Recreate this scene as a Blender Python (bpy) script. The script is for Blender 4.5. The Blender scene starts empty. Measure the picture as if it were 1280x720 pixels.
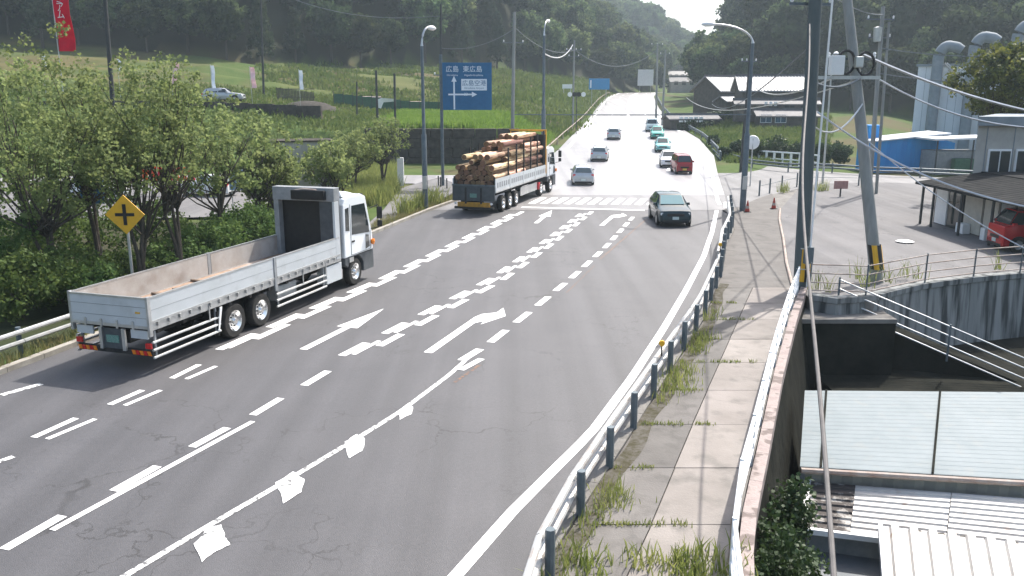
import bpy, bmesh, math, random
import numpy as np
from mathutils import Vector, Matrix, noise

random.seed(7); rng = np.random.default_rng(7)
SC = bpy.context.scene
COL = SC.collection

# ------------------------------------------------------------------ camera, sky, sun, exposure
FPX, HORIZON, CAM_H = 1050.0, 118.0, 7.0
TILT = math.atan((360 - HORIZON) / FPX)
cam_data = bpy.data.cameras.new('camera'); cam = bpy.data.objects.new('camera', cam_data)
COL.objects.link(cam); SC.camera = cam
cam.location = (0, 0, CAM_H); cam.rotation_euler = (math.pi / 2 - TILT, 0, 0)
cam_data.sensor_width = 36; cam_data.lens = FPX / 1280 * 36
cam_data.clip_start = 0.1; cam_data.clip_end = 6000

SUN_AZ, SUN_EL = math.radians(37), math.radians(52)
world = bpy.data.worlds.new('World'); SC.world = world; world.use_nodes = True
wn = world.node_tree; bg = wn.nodes['Background']
sky = wn.nodes.new('ShaderNodeTexSky'); sky.sky_type = 'NISHITA'; sky.sun_disc = False
sky.sun_elevation = SUN_EL; sky.sun_rotation = SUN_AZ; sky.dust_density = 4.0; sky.air_density = 1.2
wn.links.new(sky.outputs[0], bg.inputs[0]); bg.inputs[1].default_value = 0.15
sun_data = bpy.data.lights.new('sun', 'SUN'); sun_data.energy = 4.0; sun_data.angle = math.radians(0.6)
sun_data.color = (1.0, 0.955, 0.89)
sun = bpy.data.objects.new('sun', sun_data); COL.objects.link(sun)
sd = Vector((math.sin(SUN_AZ) * math.cos(SUN_EL), math.cos(SUN_AZ) * math.cos(SUN_EL), math.sin(SUN_EL)))
sun.rotation_euler = sd.to_track_quat('Z', 'Y').to_euler(); sun.location = (60, 80, 100)
SC.view_settings.view_transform = 'Standard'; SC.view_settings.look = 'None'
SC.view_settings.gamma = 1; SC.view_settings.use_curve_mapping = False
SC.view_settings.exposure = 1.0
SC.cycles.max_bounces = 6; SC.cycles.transparent_max_bounces = 8; SC.cycles.volume_bounces = 0

# ------------------------------------------------------------------ helpers
def ray(px, py):
    r = (px - 640) / FPX; d = (py - 360) / FPX
    return r, math.cos(TILT) - d * math.sin(TILT), -math.sin(TILT) - d * math.cos(TILT)
def P(px, py, z=0.0):                      # where the sight line through a pixel of the photo meets height z
    a, b, c = ray(px, py); t = (z - CAM_H) / c
    return Vector((a * t, b * t, z))
def A(px, py, D):                          # the point at distance D on a sight line
    a, b, c = ray(px, py); t = D / b
    return Vector((a * t, D, CAM_H + c * t))

def tag(o, label=None, cat=None, group=None, kind=None):
    if label: o['label'] = label
    if cat: o['category'] = cat
    if group: o['group'] = group
    if kind: o['kind'] = kind
    return o
def empty(name, loc=(0, 0, 0), rz=0.0, label=None, cat=None, group=None, kind=None):
    o = bpy.data.objects.new(name, None); COL.objects.link(o)
    o.location = loc; o.rotation_euler = (0, 0, rz); o.empty_display_size = .2
    return tag(o, label, cat, group, kind)
def copy_tree(o, parent=None):
    c = o.copy(); COL.objects.link(c); c.parent = parent
    for ch in list(o.children): copy_tree(ch, c)
    return c

class MB:
    def __init__(s): s.v = []; s.f = []
    def add(s, vs, fs):
        n = len(s.v); s.v += [tuple(v) for v in vs]; s.f += [tuple(i + n for i in f) for f in fs]; return s
    def box(s, x0, x1, y0, y1, z0, z1):
        return s.add([(x0,y0,z0),(x1,y0,z0),(x1,y1,z0),(x0,y1,z0),(x0,y0,z1),(x1,y0,z1),(x1,y1,z1),(x0,y1,z1)],
                     [(0,3,2,1),(4,5,6,7),(0,1,5,4),(1,2,6,5),(2,3,7,6),(3,0,4,7)])
    def bar(s, p0, p1, w, h, up=(0,0,1)):            # rectangular bar between two points
        p0, p1 = Vector(p0), Vector(p1); d = (p1 - p0).normalized(); up = Vector(up)
        if abs(d.dot(up)) > .98: up = Vector((1, 0, 0))
        sx = d.cross(up).normalized() * w / 2; sz = sx.cross(d).normalized() * h / 2
        vs = [p0-sx-sz, p0+sx-sz, p0+sx+sz, p0-sx+sz, p1-sx-sz, p1+sx-sz, p1+sx+sz, p1-sx+sz]
        return s.add(vs, [(0,1,2,3),(7,6,5,4),(0,4,5,1),(1,5,6,2),(2,6,7,3),(3,7,4,0)])
    def tube(s, pts, r, n=8, caps=True):
        pts = [Vector(p) for p in pts]; rs = r if isinstance(r, (list, tuple)) else [r] * len(pts)
        base = len(s.v); ref = Vector((0, 0, 1))
        for i, p in enumerate(pts):
            d = (pts[min(i+1, len(pts)-1)] - pts[max(i-1, 0)]).normalized()
            u = ref if abs(d.dot(ref)) < .95 else Vector((1, 0, 0))
            a = d.cross(u).normalized(); b = a.cross(d).normalized()
            for k in range(n):
                t = 2 * math.pi * k / n
                s.v.append(tuple(p + (a * math.cos(t) + b * math.sin(t)) * rs[i]))
        for i in range(len(pts) - 1):
            for k in range(n):
                a0 = base + i * n + k; a1 = base + i * n + (k + 1) % n
                s.f.append((a0, a1, a1 + n, a0 + n))
        if caps:
            s.f.append(tuple(base + k for k in range(n))[::-1]); s.f.append(tuple(base + (len(pts)-1)*n + k for k in range(n)))
        return s
    def prism(s, poly, a, b, axis='z'):               # polygon extruded along an axis
        n = len(poly)
        def q(p, t):
            return {'z': (p[0], p[1], t), 'y': (p[0], t, p[1]), 'x': (t, p[0], p[1])}[axis]
        return s.add([q(p, a) for p in poly] + [q(p, b) for p in poly],
                     [tuple(range(n))[::-1], tuple(range(n, 2*n))] + [(i, (i+1) % n, (i+1) % n + n, i + n) for i in range(n)])
    def lathe(s, prof, n=20, axis='y', c=(0,0,0)):    # profile of (radius, along)
        base = len(s.v); c = Vector(c)
        for (r, t) in prof:
            for k in range(n):
                a = 2 * math.pi * k / n; u, w = r * math.cos(a), r * math.sin(a)
                p = {'y': (u, t, w), 'z': (u, w, t), 'x': (t, u, w)}[axis]
                s.v.append(tuple(Vector(p) + c))
        for i in range(len(prof) - 1):
            for k in range(n):
                a0 = base + i*n + k; a1 = base + i*n + (k+1) % n
                s.f.append((a0, a1, a1 + n, a0 + n))
        return s
    def build(s, name, m=None, parent=None, smooth=False, bevel=0, loc=None, rz=0):
        me = bpy.data.meshes.new(name); me.from_pydata(s.v, [], s.f); me.validate(); me.update()
        bm = bmesh.new(); bm.from_mesh(me); bmesh.ops.recalc_face_normals(bm, faces=bm.faces)
        if bevel:
            bmesh.ops.bevel(bm, geom=[e for e in bm.edges if len(e.link_faces) == 2 and e.calc_face_angle() > .5],
                            offset=bevel, segments=2, affect='EDGES', profile=.6)
        bm.to_mesh(me); bm.free()
        if m: me.materials.append(m)
        if smooth:
            me.polygons.foreach_set('use_smooth', [True] * len(me.polygons))
            try: me.set_sharp_from_angle(angle=math.radians(40))
            except Exception: pass
        o = bpy.data.objects.new(name, me); COL.objects.link(o)
        if parent: o.parent = parent
        if loc is not None: o.location = loc
        o.rotation_euler[2] = rz
        return o

def np_mesh(name, V, F, m, parent=None):             # big meshes straight from arrays (quads or triangles)
    me = bpy.data.meshes.new(name); k = F.shape[1]
    me.vertices.add(len(V)); me.vertices.foreach_set('co', V.astype(np.float32).ravel())
    me.loops.add(F.size); me.loops.foreach_set('vertex_index', F.astype(np.int32).ravel())
    me.polygons.add(len(F)); me.polygons.foreach_set('loop_start', np.arange(0, F.size, k, dtype=np.int32))
    me.update(calc_edges=True); me.materials.append(m)
    o = bpy.data.objects.new(name, me); COL.objects.link(o)
    if parent: o.parent = parent
    return o

def text_mesh(name, body, size, m, parent, loc, rot, sx=1.0, spacing=1.0, vertical=False):
    cu = bpy.data.curves.new(name, 'FONT'); cu.body = body if not vertical else '\n'.join(body)
    cu.size = size; cu.align_x = 'CENTER'; cu.align_y = 'CENTER'; cu.resolution_u = 2; cu.extrude = 0.004
    cu.space_line = spacing
    t = bpy.data.objects.new(name, cu); COL.objects.link(t)
    bpy.context.view_layer.update()
    me = bpy.data.meshes.new_from_object(t.evaluated_get(bpy.context.evaluated_depsgraph_get()))
    bpy.data.objects.remove(t); bpy.data.curves.remove(cu)
    me.materials.clear(); me.materials.append(m)
    o = bpy.data.objects.new(name, me); COL.objects.link(o); o.parent = parent
    o.location = loc; o.rotation_euler = rot; o.scale = (sx, 1, 1)
    return o

# ------------------------------------------------------------------ materials
def mat(name, c1, c2=None, rough=.7, scale=4.0, metal=0.0, bump=0.0, bscale=None, detail=6, spec=.3, coat=0.0,
        lo=.35, hi=.65, c3=None, scale3=1.0, lo3=.5, hi3=.6, stretch=None, transl=0.0, rand=0.0, coords='Object'):
    m = bpy.data.materials.new(name); m.use_nodes = True; nt = m.node_tree; N, L = nt.nodes, nt.links
    b = N['Principled BSDF']; b.inputs['Roughness'].default_value = rough; b.inputs['Metallic'].default_value = metal
    b.inputs['Specular IOR Level'].default_value = spec; b.inputs['Coat Weight'].default_value = coat
    c4 = lambda c: (*c, 1) if len(c) == 3 else c
    b.inputs['Base Color'].default_value = c4(c1)
    tc = N.new('ShaderNodeTexCoord'); src = tc.outputs[coords]
    if stretch:
        mp = N.new('ShaderNodeMapping'); mp.inputs['Scale'].default_value = stretch; L.new(src, mp.inputs[0]); src = mp.outputs[0]
    col = None
    if c2 is not None:
        nz = N.new('ShaderNodeTexNoise'); nz.inputs['Scale'].default_value = scale; nz.inputs['Detail'].default_value = detail
        nz.inputs['Roughness'].default_value = .65
        mr = N.new('ShaderNodeMapRange'); mr.inputs[1].default_value = lo; mr.inputs[2].default_value = hi
        mx = N.new('ShaderNodeMix'); mx.data_type = 'RGBA'
        L.new(src, nz.inputs['Vector']); L.new(nz.outputs[0], mr.inputs[0]); L.new(mr.outputs[0], mx.inputs[0])
        mx.inputs[6].default_value = c4(c1); mx.inputs[7].default_value = c4(c2); col = mx.outputs[2]
        if c3 is not None:
            n3 = N.new('ShaderNodeTexNoise'); n3.inputs['Scale'].default_value = scale3; n3.inputs['Detail'].default_value = 5
            r3 = N.new('ShaderNodeMapRange'); r3.inputs[1].default_value = lo3; r3.inputs[2].default_value = hi3
            x3 = N.new('ShaderNodeMix'); x3.data_type = 'RGBA'
            L.new(src, n3.inputs['Vector']); L.new(n3.outputs[0], r3.inputs[0]); L.new(r3.outputs[0], x3.inputs[0])
            L.new(col, x3.inputs[6]); x3.inputs[7].default_value = c4(c3); col = x3.outputs[2]
    if rand:
        oi = N.new('ShaderNodeObjectInfo'); rr = N.new('ShaderNodeMapRange')
        rr.inputs[3].default_value = 1 - rand; rr.inputs[4].default_value = 1 + rand
        L.new(oi.outputs['Random'], rr.inputs[0])
        hs = N.new('ShaderNodeHueSaturation'); L.new(rr.outputs[0], hs.inputs['Value'])
        r2 = N.new('ShaderNodeMapRange'); r2.inputs[3].default_value = .5 - rand * .06; r2.inputs[4].default_value = .5 + rand * .06
        ml = N.new('ShaderNodeMath'); ml.operation = 'FRACT'; m7 = N.new('ShaderNodeMath'); m7.operation = 'MULTIPLY'
        m7.inputs[1].default_value = 7.31; L.new(oi.outputs['Random'], m7.inputs[0]); L.new(m7.outputs[0], ml.inputs[0])
        L.new(ml.outputs[0], r2.inputs[0]); L.new(r2.outputs[0], hs.inputs['Hue'])
        if col: L.new(col, hs.inputs['Color'])
        else: hs.inputs['Color'].default_value = c4(c1)
        col = hs.outputs[0]
    if col: L.new(col, b.inputs['Base Color'])
    if bump:
        nb = N.new('ShaderNodeTexNoise'); nb.inputs['Scale'].default_value = bscale or scale * 4; nb.inputs['Detail'].default_value = 4
        bp = N.new('ShaderNodeBump'); bp.inputs['Strength'].default_value = bump; bp.inputs['Distance'].default_value = .05
        L.new(src, nb.inputs['Vector']); L.new(nb.outputs[0], bp.inputs['Height']); L.new(bp.outputs[0], b.inputs['Normal'])
    if transl:
        tr = N.new('ShaderNodeBsdfTranslucent'); ms = N.new('ShaderNodeMixShader'); ms.inputs[0].default_value = transl
        hs2 = N.new('ShaderNodeHueSaturation'); hs2.inputs['Value'].default_value = 1.5; hs2.inputs['Hue'].default_value = .485
        if col: L.new(col, hs2.inputs['Color'])
        else: hs2.inputs['Color'].default_value = c4(c1)
        L.new(hs2.outputs[0], tr.inputs[0]); L.new(b.outputs[0], ms.inputs[1]); L.new(tr.outputs[0], ms.inputs[2])
        L.new(ms.outputs[0], N['Material Output'].inputs[0])
    return m

def asphalt_mat(name, c1, c2, rough, crack=True, wear=None):
    m = mat(name, c1, c2, rough=rough, scale=.35, bump=.25, bscale=55, lo=.3, hi=.7, spec=.5)
    nt = m.node_tree; N, L = nt.nodes, nt.links; b = N['Principled BSDF']
    col = b.inputs['Base Color'].links[0].from_socket
    tc = N.new('ShaderNodeTexCoord')
    gn = N.new('ShaderNodeTexNoise'); gn.inputs['Scale'].default_value = 14; gn.inputs['Detail'].default_value = 8; gn.inputs['Roughness'].default_value = .8
    L.new(tc.outputs['Object'], gn.inputs['Vector'])
    g2 = N.new('ShaderNodeMapRange'); g2.inputs[1].default_value = .3; g2.inputs[2].default_value = .7; g2.inputs[3].default_value = .8; g2.inputs[4].default_value = 1.22
    L.new(gn.outputs[0], g2.inputs[0])
    mu = N.new('ShaderNodeMix'); mu.data_type = 'RGBA'; mu.blend_type = 'MULTIPLY'; mu.inputs[0].default_value = 1
    cc = N.new('ShaderNodeCombineColor'); [L.new(g2.outputs[0], cc.inputs[i]) for i in range(3)]
    L.new(col, mu.inputs[6]); L.new(cc.outputs[0], mu.inputs[7]); col = mu.outputs[2]
    # wheel-path streaks, running with the road
    mp = N.new('ShaderNodeMapping'); mp.inputs['Rotation'].default_value = (0, 0, math.radians(17)); mp.inputs['Scale'].default_value = (1.1, .03, 1)
    L.new(tc.outputs['Object'], mp.inputs[0])
    sn = N.new('ShaderNodeTexNoise'); sn.inputs['Scale'].default_value = 1; sn.inputs['Detail'].default_value = 3
    L.new(mp.outputs[0], sn.inputs['Vector'])
    s2 = N.new('ShaderNodeMapRange'); s2.inputs[1].default_value = .35; s2.inputs[2].default_value = .65; s2.inputs[3].default_value = .84; s2.inputs[4].default_value = 1.16
    L.new(sn.outputs[0], s2.inputs[0])
    c5 = N.new('ShaderNodeCombineColor'); [L.new(s2.outputs[0], c5.inputs[i]) for i in range(3)]
    m5 = N.new('ShaderNodeMix'); m5.data_type = 'RGBA'; m5.blend_type = 'MULTIPLY'; m5.inputs[0].default_value = 1
    L.new(col, m5.inputs[6]); L.new(c5.outputs[0], m5.inputs[7]); col = m5.outputs[2]
    if crack:
        wz = N.new('ShaderNodeTexNoise'); wz.inputs['Scale'].default_value = 1.6; wz.inputs['Detail'].default_value = 5
        L.new(tc.outputs['Object'], wz.inputs['Vector'])
        av = N.new('ShaderNodeVectorMath'); av.operation = 'MULTIPLY_ADD'; av.inputs[1].default_value = (1.6, 1.6, 0)
        L.new(wz.outputs['Color'], av.inputs[0]); L.new(tc.outputs['Object'], av.inputs[2])
        vo = N.new('ShaderNodeTexVoronoi'); vo.feature = 'DISTANCE_TO_EDGE'; vo.inputs['Scale'].default_value = .45
        L.new(av.outputs[0], vo.inputs['Vector'])
        cr = N.new('ShaderNodeMapRange'); cr.inputs[1].default_value = .004; cr.inputs[2].default_value = .012
        cr.inputs[3].default_value = 1; cr.inputs[4].default_value = 0; L.new(vo.outputs['Distance'], cr.inputs[0])
        mk = N.new('ShaderNodeTexNoise'); mk.inputs['Scale'].default_value = .22; mk.inputs['Detail'].default_value = 3
        L.new(tc.outputs['Object'], mk.inputs['Vector'])
        mm = N.new('ShaderNodeMapRange'); mm.inputs[1].default_value = .47; mm.inputs[2].default_value = .58; L.new(mk.outputs[0], mm.inputs[0])
        pr = N.new('ShaderNodeMath'); pr.operation = 'MULTIPLY'; L.new(cr.outputs[0], pr.inputs[0]); L.new(mm.outputs[0], pr.inputs[1])
        p2 = N.new('ShaderNodeMath'); p2.operation = 'MULTIPLY'; p2.inputs[1].default_value = .6; L.new(pr.outputs[0], p2.inputs[0])
        m6 = N.new('ShaderNodeMix'); m6.data_type = 'RGBA'; L.new(p2.outputs[0], m6.inputs[0])
        L.new(col, m6.inputs[6]); m6.inputs[7].default_value = (.018, .017, .016, 1); col = m6.outputs[2]
    L.new(col, b.inputs['Base Color'])
    return m

def worn_paint(name, c, under, wear=.5):
    return mat(name, c, under, rough=.6, scale=9, lo=wear, hi=wear + .1, bump=.2, bscale=40, detail=8)

M = {}
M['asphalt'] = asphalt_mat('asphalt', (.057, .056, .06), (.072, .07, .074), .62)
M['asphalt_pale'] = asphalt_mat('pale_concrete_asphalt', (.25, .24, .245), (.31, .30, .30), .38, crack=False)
M['asphalt_old'] = asphalt_mat('old_grey_asphalt', (.125, .123, .125), (.16, .157, .158), .75)
M['lot'] = asphalt_mat('faded_lot_asphalt', (.105, .102, .104), (.135, .13, .13), .9)
M['paint'] = worn_paint('road_paint', (.80, .80, .78), (.45, .44, .43), .62)
M['paint_worn'] = worn_paint('worn_road_paint', (.72, .72, .70), (.12, .12, .12), .5)
M['paint_block'] = mat('chipped_block_paint', (.80,.80,.78), (.09,.09,.09), rough=.6, scale=3, lo=.60, hi=.63, detail=10)
M['paint_orange'] = worn_paint('faded_orange_paint', (.22, .11, .06), (.075, .07, .07), .42)
M['concrete'] = mat('concrete', (.15, .14, .13), (.2, .19, .175), rough=.9, scale=.9, bump=.2, bscale=20, c3=(.1, .095, .085), scale3=3, lo3=.5, hi3=.75)
M['concrete_pale'] = mat('pale_sidewalk_concrete', (.20, .18, .163), (.26, .235, .215), rough=.9, scale=.7, bump=.2, bscale=25, c3=(.14, .13, .118), scale3=2.2, lo3=.52, hi3=.8, rand=.1)
M['concrete_grey'] = mat('grey_sidewalk_concrete', (.12, .112, .104), (.155, .145, .135), rough=.9, scale=.7, bump=.2, bscale=25, c3=(.085, .08, .073), scale3=2.2, lo3=.52, hi3=.8, rand=.12)
M['concrete_pink'] = mat('weathered_pink_concrete', (.26, .21, .2), (.36, .31, .29), rough=.85, scale=2.5, bump=.3, bscale=20, c3=(.16, .13, .12), scale3=2.5, lo3=.52, hi3=.6)
M['wall_stained'] = mat('stained_retaining_concrete', (.18, .19, .185), (.26, .265, .26), rough=.9, scale=1.3, stretch=(1.5, 1.5, .12), bump=.2, c3=(.05, .055, .055), scale3=2.0, lo3=.48, hi3=.62)
M['wall_dark'] = mat('dark_stone_bank', (.04, .036, .032), (.08, .072, .062), rough=1, spec=.1, scale=2, bump=.8, bscale=4)
M['soil'] = mat('dark_soil', (.012, .013, .011), (.026, .026, .021), rough=1, spec=.05, scale=.8, bump=.5, bscale=4)  # near-black tone shared by yard, bank, ramp, abutment and roof seams
M['kerb'] = mat('kerb_concrete', (.34, .32, .28), (.22, .2, .17), rough=.85, scale=2)
M['steel_dark'] = mat('weathered_blue_grey_steel', (.09, .115, .13), (.13, .155, .17), rough=.5, scale=3, metal=.2)
M['steel'] = mat('galvanised_steel', (.42, .43, .43), (.55, .56, .56), rough=.38, scale=3, metal=.75)
M['steel_rust'] = mat('rusty_rail', (.46, .46, .45), (.33, .25, .2), rough=.5, scale=3, metal=.3, lo=.5, hi=.75)
M['rail_beige'] = mat('beige_rail', (.38, .33, .29), (.28, .2, .16), rough=.6, scale=3)
M['pole_concrete'] = mat('utility_pole_concrete', (.21, .215, .205), (.28, .285, .27), rough=.85, scale=2, stretch=(2, 2, .3))
M['pole_shaded'] = mat('shaded_pole_concrete', (.07,.088,.092), (.10,.12,.122), rough=.85, scale=2, stretch=(2, 2, .3))  # darker copy of the pole concrete, with shade put into the colour
M['pole_dark'] = mat('dark_pole', (.035, .04, .042), (.06, .062, .06), rough=.7, scale=2)
M['white'] = mat('white_paint', (.78, .78, .77), (.66, .66, .65), rough=.4, scale=2, lo=.45, hi=.8)
M['white_rail'] = mat('white_rail_paint', (.78, .79, .79), (.6, .58, .55), rough=.45, scale=4, lo=.5, hi=.75)
M['black'] = mat('black_plastic', (.012, .012, .013), (.02, .02, .02), rough=.5, scale=6)
M['rubber'] = mat('tyre_rubber', (.014, .014, .014), (.03, .028, .026), rough=.85, scale=8)
M['chrome'] = mat('polished_alloy', (.75, .75, .75), (.6, .6, .6), rough=.22, scale=5, metal=1)
M['glass'] = mat('dark_window_glass', (.02, .028, .03), rough=.06, spec=.8)
M['glass_rear'] = mat('grey_rear_glass', (.05, .07, .075), rough=.08, spec=.8)
M['yellow'] = mat('sign_yellow', (.72, .40, .02), (.6, .33, .03), rough=.45, scale=3)
M['blue_sign'] = mat('sign_blue', (.012, .10, .22), (.018, .12, .26), rough=.4, scale=2)
M['white_sign'] = mat('sign_white', (.66, .74, .8), rough=.4)
M['red'] = mat('red_plastic', (.5, .02, .03), (.4, .02, .03), rough=.45, scale=3)
M['orange_red'] = mat('cone_orange', (.45, .045, .02), (.3, .04, .03), rough=.55, scale=5)
M['amber'] = mat('amber_lens', (.7, .2, .02), rough=.25)
M['red_lens'] = mat('red_lens', (.5, .02, .02), rough=.2)
M['plate_green'] = mat('green_number_plate', (.05, .18, .14), (.2, .3, .27), rough=.4, scale=30)
M['plate_white'] = mat('white_number_plate', (.6, .66, .62), (.35, .42, .4), rough=.4, scale=40)
M['plate_yellow'] = mat('yellow_number_plate', (.65, .48, .06), (.4, .3, .05), rough=.4, scale=40)
M['fence_green'] = mat('green_net', (.04, .1, .06), (.06, .13, .08), rough=.8, scale=4)
M['wood'] = mat('grey_board', (.1, .08, .065), (.16, .12, .09), rough=.8, scale=5, stretch=(.3, 4, 1))

# ------------------------------------------------------------------ the lie of the land
ROAD_Z = np.array([[-40,0],[66,0],[78,.12],[88,.4],[95,.65],[103,1.05],[111,1.4],[130,2.05],[148,2.65],[160,3.15],[180,4.2],[205,5.4],[230,6.6],[250,7.35],[270,7.6],[300,7.6],[600,7.6]], float)
def zr(y): return np.interp(y, ROAD_Z[:,0], ROAD_Z[:,1])
XL = np.array([[-30,-26.5],[0,-18.6],[11,-15.7],[21,-12.95],[30,-10.55],[43,-7.05],[52,-4.95],[61,-2.4],[72,.2],[85,3.0],[100,5.7],[130,10.4],[160,14.8],[205,21.5],[230,26],[260,33],[300,50],[600,250]], float)
XR = np.array([[-30,-9.5],[0,-2.9],[6,-1.2],[11.3,.3],[15.3,1.9],[19.6,3.55],[25.2,5.75],[31.6,7.85],[38.5,9.75],[43.2,11.4],[52,13.4],[60,15.2],[75,18.3],[92,21.9],[110,24.2],[130,25.6],[148,27.2],[180,30.8],[205,34.2],[226,37.2],[260,44],[300,62],[600,262]], float)
def xl(y): return np.interp(y, XL[:,0], XL[:,1])
def xr(y): return np.interp(y, XR[:,0], XR[:,1])
def smooth(a, b, t):
    t = np.clip((t - a) / (b - a), 0, 1); return t * t * (3 - 2 * t)

AK = np.array([-1.2, -.6, -.35, -.22, -.12, 0.0, .1])
DK = np.array([0, 40, 60, 75, 85.6, 87.2, 95, 105, 115, 130, 150, 170, 190, 230, 300, 2000], float)
FK = np.array([
  [-.2,-.05,-.02,.1,3.6,4.0,6.8,7.1,8.6,11.5,15.8,18,20,24,30,30],
  [-.2,-.05,-.02,.1,3.6,4.0,6.8,7.1,8.6,11.5,15.8,18,20,24,30,30],
  [-.2,-.05,-.02,.1,2.6,3.6,6.3,7.1,8.1,10.2,13.2,15.5,18,22,28,28],
  [-.2,-.05,-.02,.1,1.2,3.4,4.6,5.3,6.2,7.8,10.4,12.8,15.2,19,24,24],
  [-.2,-.05,-.02,.1,.4,3.7,4.0,4.4,4.9,6.2,8.9,11.4,13.9,17,20,20],
  [-.3,-.3,-.1,.1,.4,3.7,3.9,4.3,4.6,5.5,7.6,9.4,11.2,13.5,16,16],
  [-.3,-.3,-.1,.1,.5,2.6,3.2,3.8,4.3,5.0,6.2,7.2,8.2,10.2,12,12]])
def left_field(x, y):
    a = np.clip(x / np.maximum(y, 8), AK[0], AK[-1]); i = np.clip(np.searchsorted(AK, a) - 1, 0, len(AK) - 2)
    w = (a - AK[i]) / (AK[i+1] - AK[i]); D = np.clip(y, 0, 1999)
    j = np.clip(np.searchsorted(DK, D) - 1, 0, len(DK) - 2); u = (D - DK[j]) / (DK[j+1] - DK[j])
    lo = FK[i, j] * (1-u) + FK[i, j+1] * u; hi = FK[i+1, j] * (1-u) + FK[i+1, j+1] * u
    return lo * (1-w) + hi * w
RA = [.05, .2, .25, .35, .5, .8]
def right_field(x, y):
    z = np.interp(y, [0, 84, 92, 104, 130, 160, 230, 2000], [0, -.1, .1, 1.2, 3.4, 4.4, 6.5, 8])
    a = x / np.maximum(y, 8)
    flat = np.interp(y, [0, 100, 150, 2000], [0, 0, 3, 6])
    w = smooth(.42, .5, a); return z * (1-w) + flat * w
def hill(x, y):                                        # height the wooded hills add
    a = x / np.maximum(y, 8)
    D0 = np.interp(a, [-.75,-.6,-.3,-.1,0,.1,.15,.18,.2], [135,150,152,186,208,245,272,290,300])
    sl = np.interp(a, [-.75,-.05,.05,.1,.13,.165,.182,.196], [.85,.85,.5,.18,.08,.02,0,0])
    h = sl * np.clip(y - D0, 0, 75) + 0
    D1 = np.interp(a, [.2,.221,.25,.35,.45,.6,.9], [200,190,178,162,150,140,135])
    s1 = np.interp(a, [.216,.224,.236,.253,.30,.4], [0,0,0,.14,.55,.9])
    h = h + s1 * np.clip(y - D1, 0, 75)
    h2 = np.interp(a, [-.1,.1,.165,.19,.21,.225,.26,.5], [60,52,30,21,17,12,10,10]) * smooth(400, 520, y)
    return np.maximum(h, h2)
LOWER = -4.6
FENCE = np.array([(P(a, b, .1).x, P(a, b, .1).y) for a, b in [(915,722),(925,640),(940,580),(965,470),(985,400),(1000,360)]])
FENCE = np.vstack([[1.2, 0], [2.2, 6], FENCE])
def fence_x(y): return np.interp(y, FENCE[:,1], FENCE[:,0])
WALLC = [P(1012, 372, .1), P(1045, 377, .1), P(1090, 374, .1), P(1120, 366, .1), P(1150, 359, .1), P(1200, 352, .1), P(1240, 348, .1), P(1290, 344, .1)]
WALLC = [(p.x, p.y) for p in WALLC] + [(34, 35.5), (50, 38), (70, 41)]
def wall_y(x): return np.interp(x, [p[0] for p in WALLC], [p[1] for p in WALLC])
def T(x, y):
    x = np.asarray(x, float); y = np.asarray(y, float)
    L, R = xl(y), xr(y); z0 = zr(y)
    lf = left_field(x, y); rf = right_field(x, y)
    wl = smooth(1.0, 9, L - x); wr = smooth(1.5, 9, x - R)
    side = (y > 66) & (y < 86)
    wl = np.where(side, smooth(1, 6, L - x), wl)
    lf = lf + .4 * np.sin(y * .62 + .04 * x) * smooth(108, 118, y) * (1 - smooth(.0, .06, x / np.maximum(y, 8)))
    z = np.where(x < L, z0 * (1 - wl) + lf * wl, np.where(x > R, z0 * (1 - wr) + rf * wr, z0))
    z = z + hill(x, y) - .12
    low = (x > fence_x(y) - 1.0) & (y < wall_y(x) + 1.2)
    z = np.where(low, LOWER + .25 * np.sin(x * .7) * np.cos(y * .5), z)
    return z
def Tz(x, y): return float(T(np.array([x]), np.array([y]))[0])

def axis(a, b, fine, lim, grow=1.12):
    v = list(np.arange(a, b + .001, fine)); s = fine
    while v[-1] < lim[1]: s *= grow; v.append(v[-1] + s)
    s = fine; out = []
    t = a
    while t > lim[0]: s *= grow; t -= s; out.append(t)
    return np.array(out[::-1] + v)
gx = axis(-60, 60, .8, (-1500, 1500)); gy = axis(-6, 120, .8, (-300, 2500), 1.05)
X, Y = np.meshgrid(gx, gy); Z = T(X, Y)
rough = np.array([[noise.noise(Vector((px * .15, py * .15, 0))) for px in gx] for py in gy])
onroad = smooth(0, 6, np.minimum(np.abs(X - xl(Y)), np.abs(X - xr(Y)))) * ((X < xl(Y)) | (X > xr(Y) + 2)) * ((Y > 86) | (X < -14))
Z = Z + rough * .25 * onroad
nx, ny = len(gx), len(gy)
idx = np.arange(nx * ny).reshape(ny, nx)
F = np.stack([idx[:-1,:-1], idx[:-1,1:], idx[1:,1:], idx[1:,:-1]], -1).reshape(-1, 4)
M['ground'] = mat('field_grass_ground', (.044, .078, .018), (.078, .105, .03), rough=.95, spec=.1, scale=.35, bump=.8, bscale=3, c3=(.085, .075, .036), scale3=.06, lo3=.5, hi3=.6, detail=12)
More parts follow.
